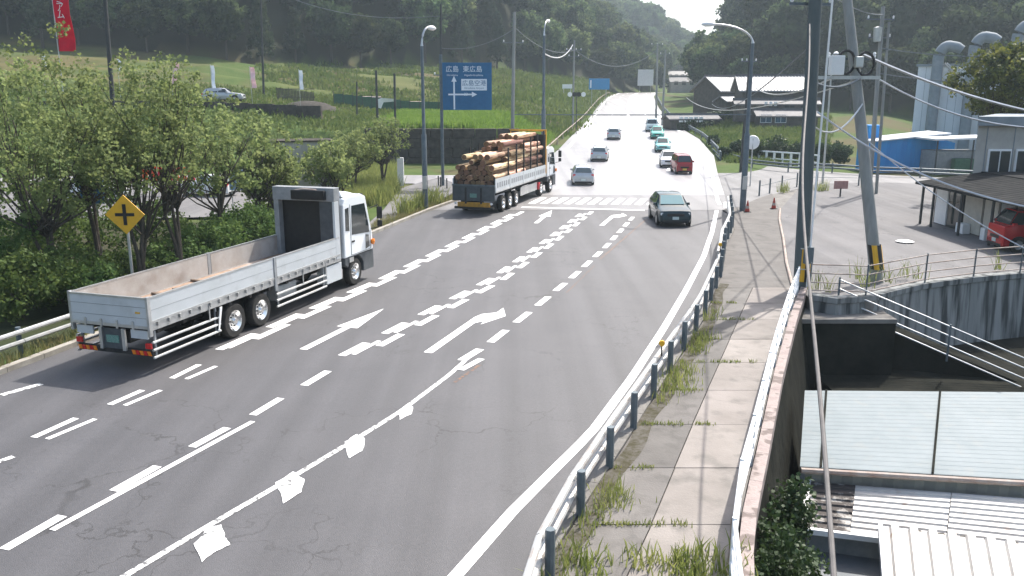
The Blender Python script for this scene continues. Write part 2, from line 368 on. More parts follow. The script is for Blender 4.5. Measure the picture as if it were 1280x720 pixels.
# soil in the sunk yard, under the trees and on the wooded hills
nt = M['ground'].node_tree; N, L_ = nt.nodes, nt.links
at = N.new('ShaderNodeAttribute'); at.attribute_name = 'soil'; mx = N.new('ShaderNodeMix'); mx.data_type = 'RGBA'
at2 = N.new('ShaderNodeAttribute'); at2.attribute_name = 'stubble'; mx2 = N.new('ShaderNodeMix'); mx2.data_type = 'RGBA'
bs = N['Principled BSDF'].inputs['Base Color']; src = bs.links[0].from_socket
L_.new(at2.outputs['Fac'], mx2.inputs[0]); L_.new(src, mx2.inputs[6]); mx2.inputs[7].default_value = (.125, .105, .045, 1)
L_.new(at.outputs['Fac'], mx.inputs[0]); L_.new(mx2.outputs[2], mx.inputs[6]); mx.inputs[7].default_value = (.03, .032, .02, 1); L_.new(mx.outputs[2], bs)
ground = np_mesh('ground', np.stack([X, Y, Z], -1).reshape(-1, 3), F, M['ground']); tag(ground, kind='structure')
ground.data.polygons.foreach_set('use_smooth', [True] * len(F))
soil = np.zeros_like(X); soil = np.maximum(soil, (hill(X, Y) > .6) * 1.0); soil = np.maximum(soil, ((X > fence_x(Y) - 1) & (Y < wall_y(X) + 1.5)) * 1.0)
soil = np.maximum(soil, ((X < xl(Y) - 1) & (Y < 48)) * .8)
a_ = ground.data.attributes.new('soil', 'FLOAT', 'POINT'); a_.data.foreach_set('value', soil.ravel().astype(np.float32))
RT = X / np.maximum(Y, 8)
band = .55 + .45 * np.sin(Z * 4.2 + rough * 6)
stub = band * smooth(.05, .2, -.26 - RT + 0 * X) * smooth(103, 108, Y) * .85 + smooth(.03, .1, .02 - RT) * smooth(.0, .05, RT + .3) * smooth(118, 130, Y) * (1 - smooth(150, 165, Y)) * .45
a_ = ground.data.attributes.new('stubble', 'FLOAT', 'POINT'); a_.data.foreach_set('value', np.clip(stub, 0, 1).ravel().astype(np.float32))

# ------------------------------------------------------------------ road surfaces
def strip(name, y0, y1, m, dz=0.0, l=xl, r=xr, n=10, step=1.0, parent=None, kind='structure'):
    ys = np.arange(y0, y1 + step * .5, step); V = []; 
    for y in ys:
        a, b = float(l(y)), float(r(y))
        for k in range(n + 1): V.append((a + (b - a) * k / n, y, float(zr(y)) + dz))
    idx = np.arange(len(V)).reshape(len(ys), n + 1)
    F = np.stack([idx[:-1,:-1], idx[:-1,1:], idx[1:,1:], idx[1:,:-1]], -1).reshape(-1, 4)
    o = np_mesh(name, np.array(V), F, m, parent)
    if kind: tag(o, kind=kind)
    return o
road = strip('road', -28, 51.9, M['asphalt'], 0.0)
road_junction = strip('junction_surface', 51.9, 59.9, asphalt_mat('worn_junction_asphalt', (.135,.13,.132), (.17,.163,.166), .5, crack=False), 0.0)
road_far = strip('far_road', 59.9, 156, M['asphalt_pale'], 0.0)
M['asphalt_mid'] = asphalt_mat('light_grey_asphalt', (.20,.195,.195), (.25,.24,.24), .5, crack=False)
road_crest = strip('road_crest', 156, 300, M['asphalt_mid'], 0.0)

def sheet(name, pts, z, m, parent=None, kind='structure', thick=None):
    b = MB(); pts = [(p[0], p[1]) for p in pts]
    if thick: b.prism(pts, z - thick, z)
    else: b.add([(p[0], p[1], z) for p in pts], [tuple(range(len(pts)))])
    o = b.build(name, m, parent)
    if kind: tag(o, kind=kind)
    return o
def PX(lst, z=0): return [P(a, b, z) for a, b in lst]
side_left = sheet('side_road_left', [(-70,70),(-20,69.5),(-8,68),(-2,61),(1.0,72),(4.2,88),(-3,84.5),(-10,83),(-30,83),(-70,86)], -.012, M['asphalt_pale'])
side_right = sheet('side_road_right', [(12.9,52.2),(16,54),(20,60),(24.5,66),(30,62),(60,58),(90,56),(90,72),(45,72.5),(37,73),(32,76),(28,80),(24,88),(21.6,96),(18.5,80),(16,64)], -.008, M['asphalt_old'])

def ribbon(pts, w, z=.008):
    b = MB(); pts = [Vector((p[0], p[1], 0)) for p in pts]; vs = []
    for i, p in enumerate(pts):
        d = (pts[min(i+1, len(pts)-1)] - pts[max(i-1, 0)]).normalized(); n = Vector((-d.y, d.x, 0)) * w / 2
        zz = float(zr(p.y)) + z
        vs += [(p.x + n.x, p.y + n.y, zz), (p.x - n.x, p.y - n.y, zz)]
    b.add(vs, [(2*i, 2*i+1, 2*i+3, 2*i+2) for i in range(len(pts) - 1)])
    return b
def resample(pts, step):
    pts = [Vector((p[0], p[1], 0)) for p in pts]; out = [pts[0].copy()]; acc = 0
    cum = [0]
    for a, b in zip(pts, pts[1:]): cum.append(cum[-1] + (b - a).length)
    n = max(1, int(cum[-1] / step)); res = []
    for i in range(n + 1):
        s = cum[-1] * i / n; k = min(len(pts) - 2, max(0, np.searchsorted(cum, s) - 1))
        t = (s - cum[k]) / max(1e-9, cum[k+1] - cum[k]); res.append(pts[k].lerp(pts[k+1], t))
    return res
def along(pts, s):
    pts = [Vector((p[0], p[1], 0)) for p in pts]
    for a, b in zip(pts, pts[1:]):
        l = (b - a).length
        if s <= l or b is pts[-1]: 
            d = (b - a).normalized(); return a + d * s, d
        s -= l
def mark(name, b, m='paint'): return b.build(name, M[m], road)
def dash(name, a, c, w, m='paint', z=.008): mark(name, ribbon([a, c], w, z), m)

R_line = PX([(560,731),(570,720),(640,640),(740,540),(790,472),(830,410),(858,362),(880,320),(890,290),(896,263)])
mark('edge_line', ribbon(resample(R_line, .8), .22))
L1 = PX([(280,438),(380,393),(480,350),(575,303),(655,262)])
L2 = PX([(437,446),(530,397),(620,350),(690,300),(738,262)])
def side_blocks(line, period, bl, off, w, total, shift=0.45, cw=.14, cdash=.6):
    s = 0.0
    while s + bl < total:
        p, d = along(line, s); q, _ = along(line, s + bl); n = Vector((-d.y, d.x, 0))
        dash('lane_block', p + n * off, q + n * off, w)
        s2 = s + period * shift
        if s2 + bl < total:
            p2, d2 = along(line, s2); q2, _ = along(line, s2 + bl); n2 = Vector((-d2.y, d2.x, 0))
            dash('lane_block', p2 - n2 * off, q2 - n2 * off, w)
        p3, _ = along(line, s + .2); q3, _ = along(line, min(total, s + .2 + period * cdash))
        dash('lane_dash', p3, q3, cw, z=.012)
        s += period
tl = lambda L: sum((b - a).length for a, b in zip(L, L[1:]))
side_blocks(L1, 2.45, 1.7, .17, .27, tl(L1) - .3, .5)
side_blocks(L2, 2.35, 1.3, .25, .25, tl(L2) - .3, .5)
for a, c, w in [((215,473),(249,456),.17),((233,474),(270,458),.13),((137,506),(178,488),.17),((156,507),(201,488),.13),((42,547),(95,523),.17),((59,549),(119,524),.13),((-12,581),(17,571),.15),
                ((380,482),(410,464),.22),((316,519),(351,498),.2),((65,663),(316,527),.13),((240,559),(284,535),.2),((142,614),(197,583),.2),((5,687),(78,645),.2),((2,494),(52,480),.2)]:
    dash('lane_dash', P(*a), P(*c), w, 'paint' if a[0] > 3 else 'paint_worn')
mark('centre_line', ribbon(resample(PX([(150,724),(260,658),(360,600),(440,552),(500,515),(560,470),(586,447)]), .5), .13), 'paint_worn')
for q in [[(243,680),(262,660),(276,657),(282,672),(288,681),(266,692),(252,703)],[(345,604),(366,590),(380,600),(378,615),(355,630)],[(431,553),(446,543),(456,549),(453,564),(437,573)],[(497,515),(508,506),(517,509),(514,518),(500,525)]]:
    W3 = PX(q); out = []
    for i in range(len(W3)):                             # chipped outline
        for t in (0, .25, .5, .75): out.append(W3[i].lerp(W3[(i+1) % len(W3)], t) + Vector((random.uniform(-.018,.018), random.uniform(-.018,.018), 0)))
    b = MB().add([(p.x, p.y, .012) for p in out], [tuple(range(len(out)))]); mark('hatched_block', b, 'paint_block')
dash('lane_dash', P(577,451), P(600,437), .26, z=.016); dash('lane_dash', P(576,463), P(602,449), .2, z=.016)
L3 = PX([(613,428),(667,386),(715,347),(757,309),(797,265)]); s = 0; t3 = tl(L3)
while s + 1.35 < t3:
    p, d = along(L3, s); q, _ = along(L3, s + 1.35); dash('lane_dash', p, q, .24); s += 2.3
for a, c, w in [((560,474),(592,452),.09),((742,320),(800,270),.1),((700,362),(735,328),.05)]:
    if w: mark('faded_patch', ribbon(resample([P(a[0]+8,a[1]+4), P(c[0]+8,c[1]+4)], .6), w, .004), 'paint_orange')

def arrow(base_px, tip_px, right=False, ls=1.0):
    p, q = P(*base_px), P(*tip_px); d = (q - p).normalized(); n = Vector((-d.y, d.x, 0)); Ln = (q - p).length
    f = lambda u, v: tuple(p + d * u + n * v + Vector((0, 0, .008)))
    b = MB()
    if not right:
        b.add([f(0,-.12), f(Ln*.5,-.12), f(Ln*.5,-.36), f(Ln,0), f(Ln*.5,.36), f(Ln*.5,.12), f(0,.12)], [tuple(range(7))])
    else:
        k = Ln
        b.add([f(0,-.13), f(k*.60,-.13), f(k*.66,-.34), f(k*.58,-.36), f(k*.80,-.78), f(k*.98,-.36), f(k*.86,-.35), f(k*.80,.04), f(k*.72,.13), f(0,.13)],
              [(0,1,8,9), (1,2,6,7,8), (3,4,5,6,2)])
    mark('turn_arrow' if right else 'straight_arrow', b)
arrow((379,437), (480,386)); arrow((670,279), (690,263))
arrow((535,441), (618,383), True); arrow((752,282), (771,266), True)
stop_a, stop_b = P(652,259), P(806,263)
b = ribbon([stop_a, stop_b], .42, .008); mark('stop_line', b)
for i in range(13):                                     # zebra crossing
    c = P(668 + i * 14.5, 252 + i * .15) + Vector((.2, .4, 0)); d = Vector((.27, .96, 0)).normalized()
    dash('crosswalk_bar', c - d * 1.6, c + d * 1.9, .46, z=.01)
# lines of the far road
def frac_line(f, y0, y1, w, name='lane_line'):
    pts = [(float(xl(y)) + (float(xr(y)) - float(xl(y))) * f, y) for y in np.arange(y0, y1, 3)]
    o = ribbon(pts, w, .012).build(name, M['paint'], road_far)
frac_line(.055, 100, 262, .35, 'edge_line'); frac_line(.94, 90, 262, .4, 'edge_line'); frac_line(.5, 62, 262, .5, 'centre_line')
for k in range(17): frac_line(.28, 64 + k * 12, 70 + k * 12, .3, 'lane_line'); frac_line(.74, 66 + k * 12, 72 + k * 12, .25, 'lane_line')
mark('edge_line', ribbon(resample(PX([(884,205),(892,225),(897,250),(900,256)]), 1), .25))
b = MB().add([(p.x, p.y, .01) for p in PX([(904,253),(913,252),(914,258),(905,260)])], [(0,1,2,3)]); mark('give_way_block', b)

# ------------------------------------------------------------------ kerbs and pavements
def kerb(name, pts, w=.22, z0=-.1, z1=.14, m='kerb'):
    pts = resample(pts, 1.2); root = empty(name, kind='structure')
    for i in range(len(pts) - 1):
        p, q = pts[i], pts[i+1]; d = (q - p).normalized()
        z = float(zr(p.y)); MB().bar(p + d*.008 + Vector((0,0,(z0+z1)/2+z)), q - d*.008 + Vector((0,0,(z0+z1)/2+z)), w, z1 - z0).build('kerb_stone', M[m], root)
    return root
kerb('kerb_left', [(float(xl(y)) - .1, y) for y in np.arange(16, 60, 1.5)])
kerb('kerb_right', [(float(xr(y)) + .05, y) for y in np.arange(6, 52, 1.5)], m='concrete')
PZ = .1
line_lot = PX([(990,357),(983,330),(979,300),(974,275),(975,262)], PZ)
far_edge = PX([(903,262),(925,258),(945,249),(965,242),(1000,234),(1040,229),(1080,228),(1110,228),(1160,230),(1300,236)], PZ)
outer = [(float(xr(y)) + .17, y) for y in np.arange(-4, 51, 1.5)] + [(p.x, p.y) for p in far_edge] + [(70, 56)]
fl = [(float(fence_x(y)), y) for y in np.arange(0, 30, 2)] + [(float(P(1000,362,PZ).x), float(P(1000,362,PZ).y))]
slab_poly = outer + WALLC[::-1] + fl[::-1] + [(1.2, -4)]
pavement = sheet('pavement', slab_poly, PZ - .06, M['concrete'], thick=4.9)
plaza = sheet('footpath_plaza', [(float(xr(y)) + .17, y) for y in np.arange(30, 51, 1.5)] + [(p.x, p.y) for p in far_edge[:4]] + [(p.x, p.y) for p in line_lot[::-1]] + [(10.2, 29.98)], PZ, M['concrete_grey'], thick=.05)
car_park = sheet('car_park', [(p.x, p.y) for p in line_lot] + [(p.x, p.y) for p in far_edge[4:]] + [(70, 56)] + [(x, y - .0) for x, y in WALLC[::-1]], PZ - .004, M['lot'], thick=.05)
# slabs of the footpath beside the guard rail
mid = np.array([(P(a, b, PZ).x, P(a, b, PZ).y) for a, b in [(745,800),(800,690),(870,520),(905,440),(945,350),(950,330)]])
midx = lambda y: float(np.interp(y, mid[:,1], mid[:,0]))
def slab(x0, x1, x2, x3, y0, y1, m):
    g = .012
    MB().prism([(x0+g, y0+g), (x1-g, y0+g), (x2-g, y1-g), (x3+g, y1-g)], PZ - .058, PZ + random.uniform(-.004, .004)).build('slab', M[m], pavement)
y = 4.0; k = 0
while y < 29.9:
    y2 = min(y + 2.15, 30.0); a0, a1 = float(xr(y)) + .18, float(xr(y2)) + .18
    slab(a0, midx(y), midx(y2), a1, y, y2, 'concrete_grey'); slab(midx(y), float(fence_x(y)) - .12, float(fence_x(y2)) - .12, midx(y2), y, y2, 'concrete_pale')
    y = y2
MB_l = ribbon([(p.x, p.y) for p in line_lot], .13, .0)
b = MB(); pl = [(p.x, p.y, PZ + .05) for p in line_lot]; b.tube(pl, .06, 8)
hose = b.build('white_kerb_pipe', M['rail_beige']); tag(hose, 'long pale pipe lying along the ground beside the two traffic cones', 'pipe')
# pavement of the left side
path = sheet('path_left', [(p.x, p.y) for p in PX([(420,322),(470,288),(500,272),(545,255),(570,238),(565,228),(548,222),(520,230),(500,236),(480,262),(455,285),(425,300),(380,330)])], .03, M['lot'], thick=.1)

left_lot = sheet('left_lot', [(-55,69),(-12,68.5),(-9.5,62),(-13,50),(-30,47),(-55,47)], -.03, M['lot'])
M['verge_dirt'] = mat('verge_dirt', (.06,.055,.035), (.12,.112,.10), rough=1, spec=.05, scale=5, lo=.4, hi=.62, detail=10)
tag(ribbon([(float(xr(y)) + .36 + .06*math.sin(y*2.1), y) for y in np.arange(5, 31, .4)], .34, PZ + .008).build('verge_dirt', M['verge_dirt']), kind='stuff')
# low coping wall under the white fence
b = MB(); pts = [(float(fence_x(y)), y) for y in np.arange(2, 30.4, 1.2)]
cop = empty('coping_wall', label='weathered pinkish concrete coping below the white footpath fence', cat='wall')
for (p, q) in zip(pts, pts[1:]):
    a, c = Vector((*p, 0)), Vector((*q, 0)); d = (c - a).normalized(); n = Vector((d.y, -d.x, 0))
    z = Vector((0, 0, .06)); MB().bar(a + n*.16 + z + d*.006, c + n*.16 + z - d*.006, .23, .34).build('coping_block', M['concrete_pink'], cop)
# face of the bank under it, overgrown
bank = MB(); 
for (p, q) in zip(pts, pts[1:]):
    a, c = Vector((*p, 0)), Vector((*q, 0)); d = (c - a).normalized(); n = Vector((d.y, -d.x, 0))
    bank.add([a + n*.25 + Vector((0,0,-.1)), c + n*.25 + Vector((0,0,-.1)), c + n*1.1 + Vector((0,0,-4.7)), a + n*1.1 + Vector((0,0,-4.7))], [(0,1,2,3)])
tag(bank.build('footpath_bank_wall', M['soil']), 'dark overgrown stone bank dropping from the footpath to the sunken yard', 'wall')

# curved retaining wall of the car park
rw = empty('retaining_wall', label='curved stained grey concrete retaining wall below the car park', cat='wall')
wp = resample([(x, y) for x, y in WALLC], .9)
for i in range(0, len(wp) - 1, 3):
    seg = wp[i:min(i + 4, len(wp))]
    if len(seg) < 2: continue
    b = MB(); prof = [(-.0, PZ + .02), (-.0, PZ - .3), (.0, PZ - .3), (.25, -2.1), (.25, -4.9)]
    for j, p in enumerate(seg):
        d = (seg[min(j+1, len(seg)-1)] - seg[max(j-1, 0)]).normalized(); n = Vector((d.y, -d.x, 0))
        sh = d * (.012 if j == 0 else (-.012 if j == len(seg)-1 else 0))
        for (o, z) in [(-.3, PZ + .13), (.10, PZ + .13), (.10, PZ - .06), (.04, PZ - .09), (.30, -5.0), (-.3, -5.0)]:
            v = p + n * (o) + sh; b.v.append((v.x, v.y, z))
    for j in range(len(seg) - 1):
        for k in range(5): 
            a0 = j * 6 + k; b.f.append((a0, a0 + 1, a0 + 7, a0 + 6))
    b.f.append((0,1,2,3,4,5)); b.f.append(tuple((len(seg)-1)*6 + k for k in range(6))[::-1])
    b.build('wall_panel', M['wall_stained'], rw)
# corner block by the pole, top of the stairs
cb = P(1000, 392, -.3)
tag(MB().box(9.6, 13.0, 28.3, 29.9, -4.9, -.35).build('concrete_landing', M['concrete'], bevel=.03), 'small concrete landing at the foot of the straight utility pole', 'landing')
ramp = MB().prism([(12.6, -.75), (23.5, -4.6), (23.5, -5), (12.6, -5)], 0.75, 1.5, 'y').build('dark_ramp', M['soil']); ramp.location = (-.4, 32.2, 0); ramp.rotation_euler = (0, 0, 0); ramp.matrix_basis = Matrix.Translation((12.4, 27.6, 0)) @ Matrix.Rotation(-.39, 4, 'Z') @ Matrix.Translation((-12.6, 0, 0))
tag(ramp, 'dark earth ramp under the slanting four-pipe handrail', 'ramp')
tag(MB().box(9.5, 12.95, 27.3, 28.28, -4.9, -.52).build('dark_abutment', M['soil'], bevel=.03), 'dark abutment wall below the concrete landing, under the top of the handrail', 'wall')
tag(MB().box(9.5, 12.95, 27.25, 28.29, -.515, -.36).build('landing_edge', M['concrete'], bevel=.02), 'thin pale concrete edge on top of the dark abutment', 'slab')
# dark packed yard in front of the retaining wall
yd = [(x, wall_y_ - .2) for x, wall_y_ in WALLC]
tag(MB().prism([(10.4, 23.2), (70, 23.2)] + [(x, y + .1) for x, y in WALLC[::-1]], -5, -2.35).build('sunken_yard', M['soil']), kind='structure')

# ------------------------------------------------------------------ fences, rails, guard rails
def railing(name, posts, h, rails, pr, rr, m, label, cat='fence', zf=None, rm=None, post_ext=.04, plan_rails=True, rail_off=0.0, split=True):
    root = empty(name, label=label, cat=cat)
    pts = []
    for p in posts:
        z = p[2] if len(p) > 2 else (zf(p[0], p[1]) if zf else 0); pts.append(Vector((p[0], p[1], z)))
    ups = []
    for i, p in enumerate(pts):
        MB().tube([p - Vector((0,0,.1)), p + Vector((0,0,h + post_ext))], pr, 8).build('post', M[m], root, smooth=True)
    for hgt, r in [(x if isinstance(x, tuple) else (x, rr)) for x in rails]:
        offs = []
        for i, p in enumerate(pts):
            d = (pts[min(i+1, len(pts)-1)] - pts[max(i-1, 0)]); d.z = 0; d.normalize(); n = Vector((-d.y, d.x, 0))
            offs.append(p + n * rail_off + Vector((0, 0, hgt)))
        if split:
            for a, c in zip(offs, offs[1:]):
                g = (c - a).normalized() * .01; MB().tube([a + g, c - g], r, 8).build('rail', M[rm or m], root, smooth=True)
        else: MB().tube(offs, r, 8).build('rail', M[rm or m], root, smooth=True)
    return root
rail_posts = resample([(.05, 9.0), (.55,11.6), (2.0,15.5), (3.65,19.75), (5.85,25.4), (7.95,31.8)], 2.0)
gr1 = railing('guard_rail', [(p.x + .12, p.y, PZ) for p in rail_posts], .78, [(.66, .065), (.34, .065)], .075, .06, 'steel_dark', 'two-pipe guard rail with blue-grey posts running along the near footpath', 'guard rail', rm='steel_rust', rail_off=.16)
rail_posts2 = resample([(8.3,33.0), (9.85,38.7), (11.45,43.6), (13.35,51.6)], 1.9)
gr2 = railing('guard_rail', [(p.x + .1, p.y, PZ) for p in rail_posts2], .85, [(.74, .075), (.42, .06)], .08, .06, 'steel_dark', 'bright worn guard rail beyond the yellow reflector, ending at the side road corner', 'guard rail', rm='steel_rust', rail_off=.16)
def reflector(x, y, z, label):
    r = empty('reflector_post', (x, y, z), label=label, cat='reflector')
    MB().tube([(0,0,0), (0,0,.25)], .02, 6).build('stem', M['black'], r); MB().lathe([(0,-.03),(.07,-.03),(.075,.03),(0,.03)], 14, 'y', (0,0,.32)).build('lens', M['yellow'], r)
reflector(8.2, 32.6, PZ + .82, 'yellow round reflector where the two guard rails meet'); p = P(827,440,.9); reflector(p.x, p.y, PZ + .7, 'small yellow reflector standing on the near guard rail')
for k, y in enumerate([]): reflector(float(xr(y)) + .1, y, PZ+.7, 'yellow reflector on the guard rail nearest the camera')
# left guard rail
lp = [(float(xl(y)) - .75, y, .05) for y in np.arange(10, 31, 3.0)]
railing('guard_rail', lp, .75, [(.68, .07), (.40, .07)], .07, .07, 'steel_dark', 'bright two-pipe guard rail in front of the trees left of the flatbed truck', 'guard rail', rm='steel', rail_off=-.14)
# white fence on the coping
wf = [(float(fence_x(y)) - .02, y, PZ) for y in np.arange(3.0, 31.0, 2.0)]
railing('white_fence', wf, .95, [(.93, .035), (.72, .03), (.5, .03), (.28, .03)], .035, .03, 'white_rail', 'white pipe fence along the outer edge of the footpath', 'fence', rail_off=0)
# rusty fence on the retaining wall
wfp = [PX([(q, 340)])[0] for q in [1017, 1075, 1157, 1218, 1276]]
fp = []
for q in [1012, 1082, 1156, 1216, 1274, 1330, 1400]:
    best = min(((abs((P(q, yy, PZ + .13)).y - (wall_y(P(q, yy, PZ + .13).x) + .1)), P(q, yy, PZ + .13)) for yy in range(335, 380)), key=lambda t: t[0])[1]
    fp.append((best.x, float(wall_y(best.x)) + .1, PZ + .13))
railing('rusty_fence', fp, 1.05, [1.03, .72, .40, .12], .03, .022, 'steel_dark', 'thin rusty pipe fence on top of the curved retaining wall', 'fence', rm='rail_beige', split=False)
# stair handrail
hp = []
for (a, b_, D) in [(1046,410,28.1), (1155,462,26.6), (1282,545,25.0)]:
    pass
h0, h1 = Vector((11.35, 28.4, -.35)), Vector((20.5, 24.6, -4.0))
hs = [tuple(h0.lerp(h1, t)) for t in (0, .36, .74, 1.1)]
railing('stair_handrail', hs, 1.15, [1.1, .78, .44, .12], .035, .028, 'steel_dark', 'four-pipe handrail slanting down beside the dark sunken yard', 'handrail', rm='steel', split=False)
# fence of short posts at the edge of the plaza
pp = PX([(949,243),(962,240),(977,236),(996,232),(1021,231),(1073,232)], PZ)
railing('post_fence', [tuple(p) for p in pp], .95, [.6], .06, .02, 'steel_dark', 'row of short dark posts with a thin rail between plaza and side road', 'fence', split=False)
# far guard rails
fr = [(float(xr(y)) + .6, y) for y in np.arange(88, 232, 6)]
railing('far_guard_rail', fr, .8, [(.7, .1), (.45, .1)], .08, .08, 'steel_dark', 'grey guard rail curving along the right edge of the far road', 'guard rail', zf=lambda x, y: float(zr(y)), split=False)
fr = [tuple(p)[:2] for p in PX([(884,188),(905,199),(940,210),(985,215),(1040,216),(1090,220),(1150,222),(1230,226)])]
railing('side_road_rail', [(float(xr(88)) + .6, 88)] + fr, .85, [(.75, .08), (.45, .08)], .07, .08, 'steel_dark', 'long dark guard rail along the far side of the right side road', 'guard rail', zf=lambda x, y: 0.0, split=False)
fr = [(float(xl(y)) - .8, y) for y in np.arange(90, 240, 7)]
railing('far_guard_rail', fr, .8, [(.7, .06)], .07, .06, 'rail_beige', 'thin guard rail along the left verge of the climbing road', 'guard rail', zf=lambda x, y: float(zr(y)), split=False)
# white balustrade of the garden
bp = PX([(948,203),(972,205),(1000,207),(1022,210)]); wbr = empty('white_balustrade', label='white slatted balustrade below the round garden shrubs', cat='fence')
pts = resample(bp, .9)
for p in pts: MB().box(p.x-.1, p.x+.1, p.y-.1, p.y+.1, -.1, 1.25).build('baluster', M['white'], wbr)
MB().tube([p + Vector((0,0,1.2)) for p in pts], .09, 6).build('rail', M['white'], wbr); MB().tube([p + Vector((0,0,.5)) for p in pts], .07, 6).build('rail', M['white'], wbr)

# ------------------------------------------------------------------ small things on the plaza
def cone(px, py, label):
    p = P(px, py, PZ); r = empty('traffic_cone', p, label=label, cat='traffic cone', group='traffic cones on the plaza')
    MB().box(-.19,.19,-.19,.19,0,.04).build('base', M['black'], r, bevel=.01)
    MB().lathe([(.15,.04),(.115,.22)], 14, 'z').build('cone_body', M['orange_red'], r, smooth=True)
    MB().lathe([(.1152,.22),(.085,.38)], 14, 'z').build('white_band', M['rail_beige'], r, smooth=True)
    MB().lathe([(.085,.38),(.03,.68),(0,.7)], 14, 'z').build('cone_tip', M['orange_red'], r, smooth=True)
cone(934, 265, 'orange cone at the foot of the tall street lamp'); cone(967, 261, 'orange cone at the top end of the pale pipe')
p = P(1050, 246, PZ); r = empty('notice_board', p, .1, 'small faded red notice board on a short post', 'sign')
MB().box(-.04,.04,-.04,.04,0,.6).build('post', M['pole_dark'], r); MB().box(-.5,.5,-.03,.03,.55,1.1).build('board', mat('faded_red_board', (.35,.16,.15), (.42,.25,.22), rough=.6), r, bevel=.01)
p = P(1131, 303, PZ); tag(MB().lathe([(0,.02),(.35,.02),(.42,.06),(.3,.1),(0,.12)], 12, 'z').build('white_sack', M['white'], loc=p), 'small white sack lying in the middle of the car park', 'sack')

# ------------------------------------------------------------------ poles, lamps, wires
def pole(name, p, h, r0, r1, m, label, cat='utility pole', lean=(0, 0), arms=(), band=True, ins='white'):
    root = empty(name, p, label=label, cat=cat); top = Vector((lean[0], lean[1], h))
    MB().tube([(0,0,-.3), tuple(top * .5), tuple(top)], [r0, (r0+r1)/2, r1], 14).build('shaft', M[m], root, smooth=True)
    for (z, w, ang, k) in arms:
        c = top * (z / h); d = Vector((math.cos(ang), math.sin(ang), 0)); n = Vector((-d.y, d.x, 0)) * (r1 + .05)
        arm = MB().bar(c - d*w/2 + n, c + d*w/2 + n, .09, .09).build('crossarm', M['steel_dark'], root)
        for i in range(k):
            q = c + n + d * (w * (i / (k-1) - .5) * .9 if k > 1 else 0)
            MB().lathe([(.0,.0),(.05,.0),(.07,.06),(.05,.1),(.07,.14),(.03,.2),(0,.2)], 8, 'z', tuple(q + Vector((0,0,.05)))).build('insulator', M[ins], root, smooth=True)
    return root
def warn_wrap(root, r, z0=.35, z1=1.35, lean=(0,0), h=10):
    n = 8
    for k in range(n):                                     # yellow and black guard bars
        a0, a1 = 2*math.pi*k/n + .02, 2*math.pi*(k+1)/n - .02; b = MB(); vs = []
        for a in (a0, (a0+a1)/2, a1):
            for z in (z0, z1): vs.append((r*math.cos(a) + lean[0]*z/h, r*math.sin(a) + lean[1]*z/h, z))
        b.add(vs, [(0,2,3,1),(2,4,5,3)]).build('guard_strip', M['yellow'] if k % 2 else M['black'], root)
pB = P(1001, 372, -.2); pB = P(1000, 374, -.3); tB = A(1019, 0, pB.y)
up1 = pole('utility_pole', pB, 13.5, .26, .2, 'pole_shaded', 'straight thick concrete utility pole with conduit at the end of the white fence', arms=((11.5,1.8,.2,4),(10.3,1.6,.2,3)), lean=((tB.x - pB.x) * 13.5 / (tB.z - pB.z), 0))
warn_wrap(up1, .275, .7, 1.9); MB().tube([(.1,-.3,0),(.2,-.32,13)], .035, 6).build('conduit', M['white'], up1); MB().box(-.1,.22,-.42,-.26,1.4,2.0).build('meter_box', M['steel_dark'], up1, bevel=.01)
for z in (1.15, 1.9): MB().lathe([(.285, z), (.285, z+.04)], 14, 'z').build('strap', M['steel'], up1)
pL = P(1098, 353, PZ)
tl_ = A(1059, 0, 33.0); lean = ((tl_.x - pL.x) * 1.15, (tl_.y - pL.y) * 1.15); hL = (tl_.z - PZ) * 1.15
up2 = pole('utility_pole', pL, hL, .24, .17, 'pole_concrete', 'leaning concrete utility pole with hanging cable boxes beside the rusty fence', lean=lean, arms=((hL*.69,1.9,0,2),))
warn_wrap(up2, .255, .5, 1.4, lean, hL)
for q, z, s, mm in [((1042,82), 8.1, .5, 'white'), ((1069,78), 8.2, .28, 'steel')]:
    c = A(q[0], q[1], 32.5) - pL; MB().box(c.x - s*.5, c.x + s*.5, c.y - .45, c.y - .12, c.z - s*.7, c.z + s*.7).build('cable_box', M[mm], up2, bevel=.03)
for q in [(1055,78),(1079,80)]:
    c = A(q[0], q[1], 32.5) - pL; MB().tube([c + Vector((math.cos(t)*.32, -.2, math.sin(t)*.42)) for t in np.linspace(0, 6.6, 16)], .05, 6).build('cable_coil', M['black'], up2, smooth=True)
c1 = A(1022, 97, 32.2) - pL; c2 = A(1100, 97, 32.2) - pL; MB().bar(c1, c2, .1, .12).build('messenger_arm', M['steel'], up2)

